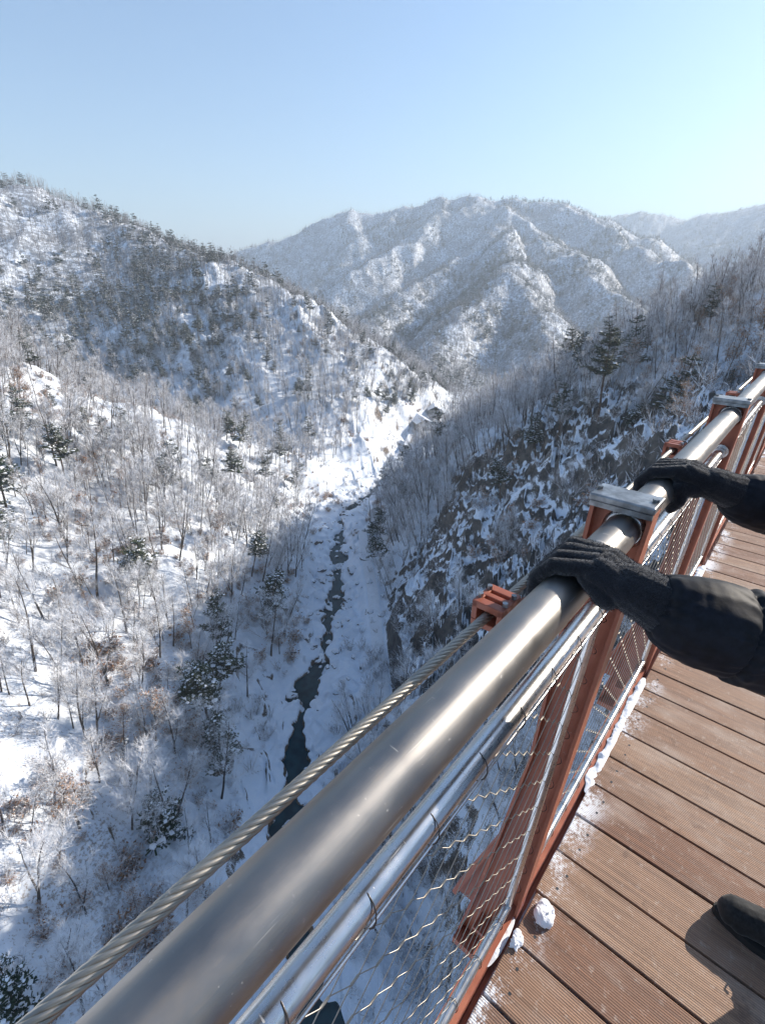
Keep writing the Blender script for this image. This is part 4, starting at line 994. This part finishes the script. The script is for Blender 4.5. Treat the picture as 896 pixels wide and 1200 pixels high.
def pile(o, n_, seed):
    """short fleece fibres standing off the knit"""
    me_ = o.data; g2_ = np.random.default_rng(seed); me_.calc_loop_triangles(); nt_ = len(me_.loop_triangles)
    V_ = np.empty(len(me_.vertices)*3, np.float32); me_.vertices.foreach_get('co', V_); V_ = V_.reshape(-1, 3)
    T_ = np.empty(nt_*3, np.int32); me_.loop_triangles.foreach_get('vertices', T_); T_ = T_.reshape(-1, 3)
    q_ = g2_.integers(0, nt_, n_); A, B, C = V_[T_[q_, 0]], V_[T_[q_, 1]], V_[T_[q_, 2]]; N_ = np.cross(B-A, C-A); N_ /= np.linalg.norm(N_, axis=1)[:, None]+1e-9
    p_ = (A+B+C)/3; d_ = N_*g2_.uniform(.0012, .0030, n_)[:, None]+g2_.normal(0, .0011, (n_, 3)); w_ = np.cross(d_, g2_.normal(0, 1, (n_, 3))); w_ /= np.linalg.norm(w_, axis=1)[:, None]; w_ *= .0003
    mb = MB(); mb.add(V_, T_, 0); mb.add(np.stack([p_-w_, p_+w_, p_+d_], 1).reshape(-1, 3), np.arange(n_*3).reshape(-1, 3), 1)
    me2 = mb.mesh(o.name, [M_glove, M_pile], True); o.data = me2; return o
def grains(c_, s_, n_, seed, label):
    r_ = np.random.default_rng(seed); caps = []
    for q in range(n_):
        v = r_.normal(0, 1, 3); v /= np.linalg.norm(v); v *= r_.uniform(.2, 1)**.5; v[2] = abs(v[2]); p = np.array(s_)*v*.82; d_ = r_.normal(0, .0035, 3); g0 = r_.uniform(.0016, .0052)
        caps.append((p, p+d_, g0, g0*.6))
    for q in range(6):
        p = np.array(s_)*np.array([r_.uniform(-.5, .5), r_.uniform(-.5, .5), .25]); caps.append((p, p+(.004, 0, 0), s_[2]*.72, s_[2]*.66))
    o = blob('snow_lump', caps, .0016, M_snow, None, 7, .5, lambda V_: .0007*sn(V_[:, 0]+V_[:, 2], V_[:, 1], .005, 4)+.0005*sn(V_[:, 0]-V_[:, 1], V_[:, 2], .0026, 5)); o.location = c_; props(o, label, 'snow lump')
grains((.262, -.052, .002), (.042, .030, .026), 150, 1, 'large crumbly white snow lump on the deck boards at the nearest post')
grains((.155, -.018, .001), (.034, .015, .016), 90, 2, 'small elongated white snow lump at the board ends left of the large lump')
head_c = np.array([.40, -.60, 1.665])
bodycaps = [(head_c+(0, -.01, .03), head_c+(0, .005, .01), .092, .088), (head_c+(0, .02, -.05), head_c+(0, .03, -.075), .062, .045), (head_c+(0, .092, .005), head_c+(0, .105, -.022), .009, .014),
    (head_c+(-.085, -.01, -.01), head_c+(-.09, -.015, .02), .012, .014), (head_c+(.085, -.01, -.01), head_c+(.09, -.015, .02), .012, .014), (head_c+(-.02, .083, -.052), head_c+(.02, .083, -.052), .008, .008),
    (head_c+(-.035, .075, .022), head_c+(-.02, .082, .024), .010, .010), (head_c+(.02, .082, .024), head_c+(.035, .075, .022), .010, .010),
    (head_c+(0, -.02, -.05), (.40, -.64, 1.46), .052, .058), ((.24, -.64, 1.41), (.56, -.64, 1.41), .055, .055), ((.40, -.64, 1.38), (.40, -.64, 1.0), .125, .12), ((.33, -.64, .95), (.47, -.64, .95), .11, .11)]
LSH, RSH = (.215, -.62, 1.40), (.60, -.62, 1.39)
LEL, REL = (.195, -.405, 1.150), (.845, -.385, 1.125)
LW, RW = (.062, -.082, 1.231), (.668, -.086, 1.222)
LCU, RCU = (.058, -.128, 1.222), (.697, -.130, 1.204)
HIP = [(.30, -.64, .93), (.50, -.64, .93)]; KNEE = [(.16, -.58, .50), (.60, -.60, .50)]; ANK = [(.12, -.66, .10), (.63, -.66, .10)]
for (s_, e_, w_) in ((LSH, LEL, LCU), (RSH, REL, RCU)): bodycaps += [(s_, e_, .048, .038), (e_, w_, .037, .027)]
for h_, k_, a_ in zip(HIP, KNEE, ANK): bodycaps += [(h_, k_, .082, .055), (k_, a_, .052, .036), (a_, np.array(a_)+(0, .14, -.055), .035, .028)]
person = blob('person', bodycaps, .008, M_skin, None, 4)
props(person, 'person in black jacket and fleece gloves gripping the steel handrail with both hands', 'person')
# move the origin to the feet
person.data.transform(Matrix.Translation((-PO[0], -PO[1], 0))); person.location = PO
def worn(o):
    o.data.transform(Matrix.Translation((-PO[0], -PO[1], 0))); o.parent = person; return o
gl = blob('glove', hand([.041, .070, .099, .127], LW[0], -1, LW, LCU), .0017, M_glove, None, 3, .5, fz(3)); worn(pile(gl, 26000, 5))
gr_ = blob('glove', hand([.706, .677, .647, .618], RW[0], 1, RW, RCU), .0020, M_glove, None, 3, .5, fz(7)); worn(pile(gr_, 20000, 6))
def sleeve(s_, e_, w_, seed):
    s_, e_, w_ = map(np.array, (s_, e_, w_)); caps = []
    fr = [0, .05, .16, .205, .25, .55, 1.0]; ra = [.0610, .0650, .0660, .0660, .0665, .0670, .068]
    d = e_-w_; P_ = [w_+d*f for f in fr]; caps.append((P_, ra)); 
    d = s_-e_; fr = [0, .15, .45, .52, .6, 1.0]; ra = [.066, .070, .074, .068, .075, .085]; caps.append(([e_+d*f for f in fr], ra)); return caps
def seams(V_):
    out_ = np.zeros(len(V_))
    for a_, b_ in (((.066, -.156, 1.213), LEL), ((.716, -.158, 1.189), REL)):
        a_ = np.array(a_); d_ = np.array(b_)-a_; L_ = np.linalg.norm(d_); d_ /= L_; q_ = V_-a_; s_ = q_@d_; rad = np.linalg.norm(q_-s_[:, None]*d_, axis=1)
        ok = (rad < .095) & (s_ > -.08) & (s_ < L_)
        sw = s_+.004*sn(V_[:, 0]*3+V_[:, 2], V_[:, 2]*2-V_[:, 0], .09, 3)
        for s0, am, wd_ in ((.058, .0055, .0045), (-.048, .003, .004)):
            out_ -= ok*am*np.exp(-((sw-s0)/wd_)**2); out_ += ok*am*.35*np.exp(-((sw-s0-wd_*2.4)/(wd_*1.6))**2)
            # short puckers running away from the stitching
            ang_ = np.arctan2(V_[:, 2]-a_[2], V_[:, 0]-a_[0]); out_ += ok*.0014*np.sin(ang_*17+s0*90+2*np.sin(ang_*5))*np.exp(-(np.abs(sw-s0)/.022))
    return out_
wr = lambda V_: seams(V_)+ .0030*sn(V_[:, 0]+.4*V_[:, 2], V_[:, 1]-V_[:, 2]*.8, .055, 5)+.0010*sn(V_[:, 0]-V_[:, 2], V_[:, 1]+.5*V_[:, 2], .024, 8)+.0003*sn(V_[:, 0]+V_[:, 2], V_[:, 1], .010, 9)
jc = sleeve(LSH, LEL, (.066, -.156, 1.213), 1)+sleeve(RSH, REL, (.716, -.158, 1.189), 2)
jc += [((.40, -.64, 1.40), (.40, -.65, .90), .150, .165), ((.27, -.63, 1.37), (.53, -.63, 1.37), .095, .095), ((.31, -.64, 1.05), (.49, -.64, 1.05), .145, .145), ((.32, -.64, .88), (.48, -.64, .88), .135, .135), ((.40, -.63, 1.46), (.40, -.62, 1.52), .075, .072)]
worn(blob('jacket', jc, .0034, M_jack, None, 3, .5, wr))
tc = []
for h_, k_, a_ in zip(HIP, KNEE, ANK): tc += [(h_, k_, .098, .076), (k_, np.array(a_)+(0, 0, .06), .074, .060)]
worn(blob('trousers', tc, .006, M_jack, None, 4, .5, wr))
def boot(x_, yaw):
    c_, s_ = math.cos(yaw), math.sin(yaw)
    def T_(p): return np.array([x_+1.15*(p[0]*c_-p[1]*s_), -.68+1.12*(p[0]*s_+p[1]*c_), p[2]*1.12])
    caps = [(T_((0, -.02, .055)), T_((0, .10, .052)), .047, .049), (T_((0, .10, .048)), T_((-.004, .205, .042)), .047, .041), (T_((-.012, .19, .035)), T_((.012, .19, .035)), .034, .034),
            (T_((0, 0, .06)), T_((0, -.005, .20)), .046, .056), (T_((0, .04, .07)), T_((0, .02, .16)), .044, .048), (T_((0, .09, .075)), T_((0, .05, .10)), .030, .036)]
    b = worn(blob('boot', caps, .0035, M_boot, None, 4, .5, lambda V_: .0012*sn(V_[:, 0]+V_[:, 2], V_[:, 1], .02, 6)))
    W = MB(); out_ = []
    for a in np.linspace(0, 2*PI, 28, endpoint=False):
        yy = .09+.155*math.sin(a); ww = .045-.010*math.cos((yy-.02)/.26*2*PI)*.6; out_.append(T_((ww*math.cos(a)*1.02, yy, 0))[:2])
    W.prism([tuple(p) for p in out_], 2, .002, .024); so = W.obj('sole', [M_sole]); so.data.transform(Matrix.Translation((-PO[0], -PO[1], 0))); so.parent = b
    lc = MB()
    for q in range(4):
        yy = .115-.02*q; zz = .092+.006*q+(.012 if q > 2 else 0); a = T_((-.022, yy, zz)); c2 = T_((.022, yy-.006, zz)); mid = (a+c2)/2+(0, 0, .012); lc.tube([a, mid, c2], .0022, 6)
    l = lc.obj('laces', [M_sole], None, True); l.data.transform(Matrix.Translation((-PO[0], -PO[1], 0))); l.parent = b
boot(ANK[0][0], .05); boot(ANK[1][0]-.002, .09)
worn(blob('beanie', [(head_c+(0, -.015, .045), head_c+(0, -.015, .05), .104, .100)], .006, M_glove, None, 3))
